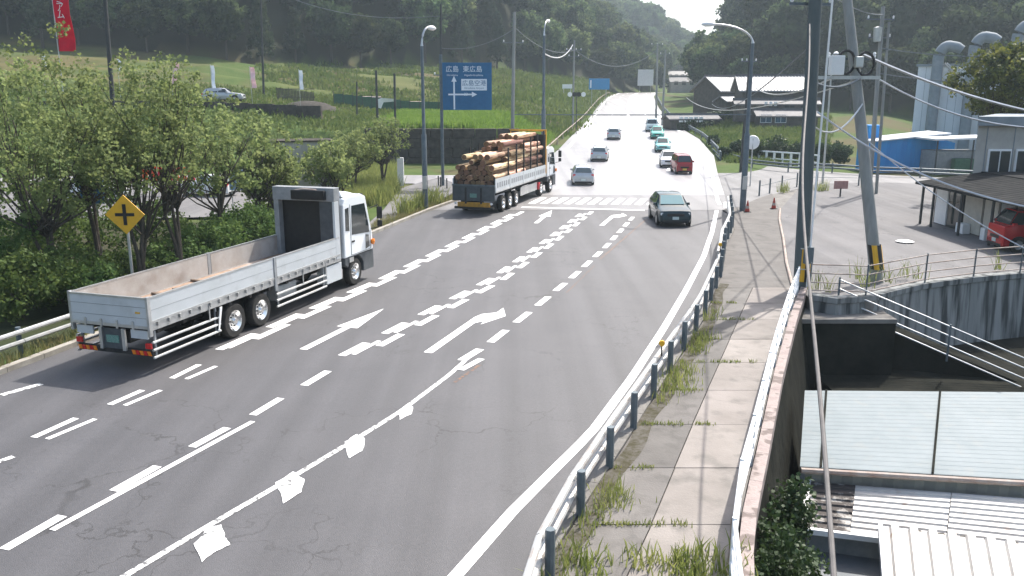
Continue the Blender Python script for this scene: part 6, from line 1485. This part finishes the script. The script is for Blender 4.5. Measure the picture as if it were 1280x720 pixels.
# netted garden with green net, dark slat fence
gn = empty('green_net_fence', label='long low green net fence around the garden in the left field', cat='fence')
xa, xb = A(418,140,112), A(560,140,112)
for i in range(12):
    x0 = xa.x + (xb.x-xa.x)*i/12; x1 = xa.x + (xb.x-xa.x)*(i+1)/12; g = Tz(x0, 112)
    MB().box(x0+.02, x1-.02, 112, 112.03, g, g+1.5).build('net_panel', M['fence_green'], gn); MB().box(x0-.03,x0+.03,111.95,112.0,g-.2,g+1.9).build('post', M['pole_dark'], gn)
df = empty('dark_slat_fence', label='short dark slatted fence above the stone heap in the left field', cat='fence')
for i in range(26):
    x = A(346,124,110).x + i*.185; g = Tz(x, 110); MB().box(x, x+.12, 110, 110.05, g, g+1.5).build('slat', M['wall_dark_wood'], df)
x0 = A(346,124,110).x
for z in (.3, 1.3): MB().box(x0-.1, x0+4.9, 110.06, 110.12, Tz(x0,110)+z-.04, Tz(x0,110)+z+.06).build('rail', M['wall_dark_wood'], df)
c = A(400, 136, 104); z0 = Tz(c.x, c.y); b = MB(); r_ = random.Random(5)
tag(MB().lathe([(3.9,-.3),(3.3,.3),(2.2,.8),(.9,1.05),(0,1.1)], 18, 'z').build('earth_mound', M['wall_dark'], smooth=True, loc=(c.x-1.5, c.y, z0)), 'dark earth mound below the short slatted fence', 'mound')
M['crates'] = mat('pinkish_tarps', (.45,.32,.27), (.52,.45,.38), rough=.8, scale=2)
for k in range(8):
    c = A(432 + k*17, 131, 118); g = Tz(c.x, c.y); w_ = .6 + .3*((k*7)%3); tag(MB().box(-w_, w_, -.4, .4, 0, .7 + .25*(k%3)).build('garden_bundle', M['crates'], bevel=.12, loc=(c.x, c.y, g)), ['leftmost pinkish garden bundle behind the green net','second pinkish garden bundle behind the green net','third pinkish garden bundle behind the green net','pinkish garden bundle left of the taller dark post','pinkish garden bundle between the two dark posts','pinkish garden bundle right of the dark posts','pinkish garden bundle left of the street lamp','pinkish garden bundle beside the blue direction sign'][k], 'bundle')
c = A(476, 128, 100); r = empty('white_sheet', (c.x, c.y, c.z), label='white plastic sheet flapping between the dark garden posts', cat='sheet'); MB().add([(-.5,0,.3),(.1,0,.5),(1.6,0,.4),(1.5,.1,.1),(.3,.1,.0),(0,.05,-.7),(-.3,0,-.6)], [(0,1,4,5,6),(1,2,3,4)]).build('cloth', M['white'], r)
c = A(501, 222, 66); r = empty('white_post', (c.x, c.y, 0), label='white post at the corner of the left side road', cat='post'); MB().box(-.25,.25,-.12,.12,0,A(501,197,66).z).build('panel', M['white'], r, bevel=.03)
for k, px in enumerate([588, 592, 601]):
    c = A(px - 40, 228, 66); tag(MB().tube([(0,0,-.1),(0,0,.8)], .05, 8).build('bollard', M['pole_dark'], loc=(c.x + 3.0*0 , c.y - k, 0)), ['short dark post left of the street lamp foot','short dark post at the mouth of the left side road','short dark post nearest the log truck tail'][k], 'post')

# ------------------------------------------------------------------ haze
hz = bpy.data.materials.new('haze_air'); hz.use_nodes = True; N = hz.node_tree.nodes; N.remove(N['Principled BSDF'])
pv = N.new('ShaderNodeVolumePrincipled'); pv.inputs['Color'].default_value = (.74,.9,1.0,1); pv.inputs['Density'].default_value = .00042; pv.inputs['Anisotropy'].default_value = .35
hz.node_tree.links.new(pv.outputs[0], N['Material Output'].inputs['Volume'])
haze = MB().box(-1600, 1600, -320, 2600, -8, 190).build('haze', hz); tag(haze, kind='stuff')
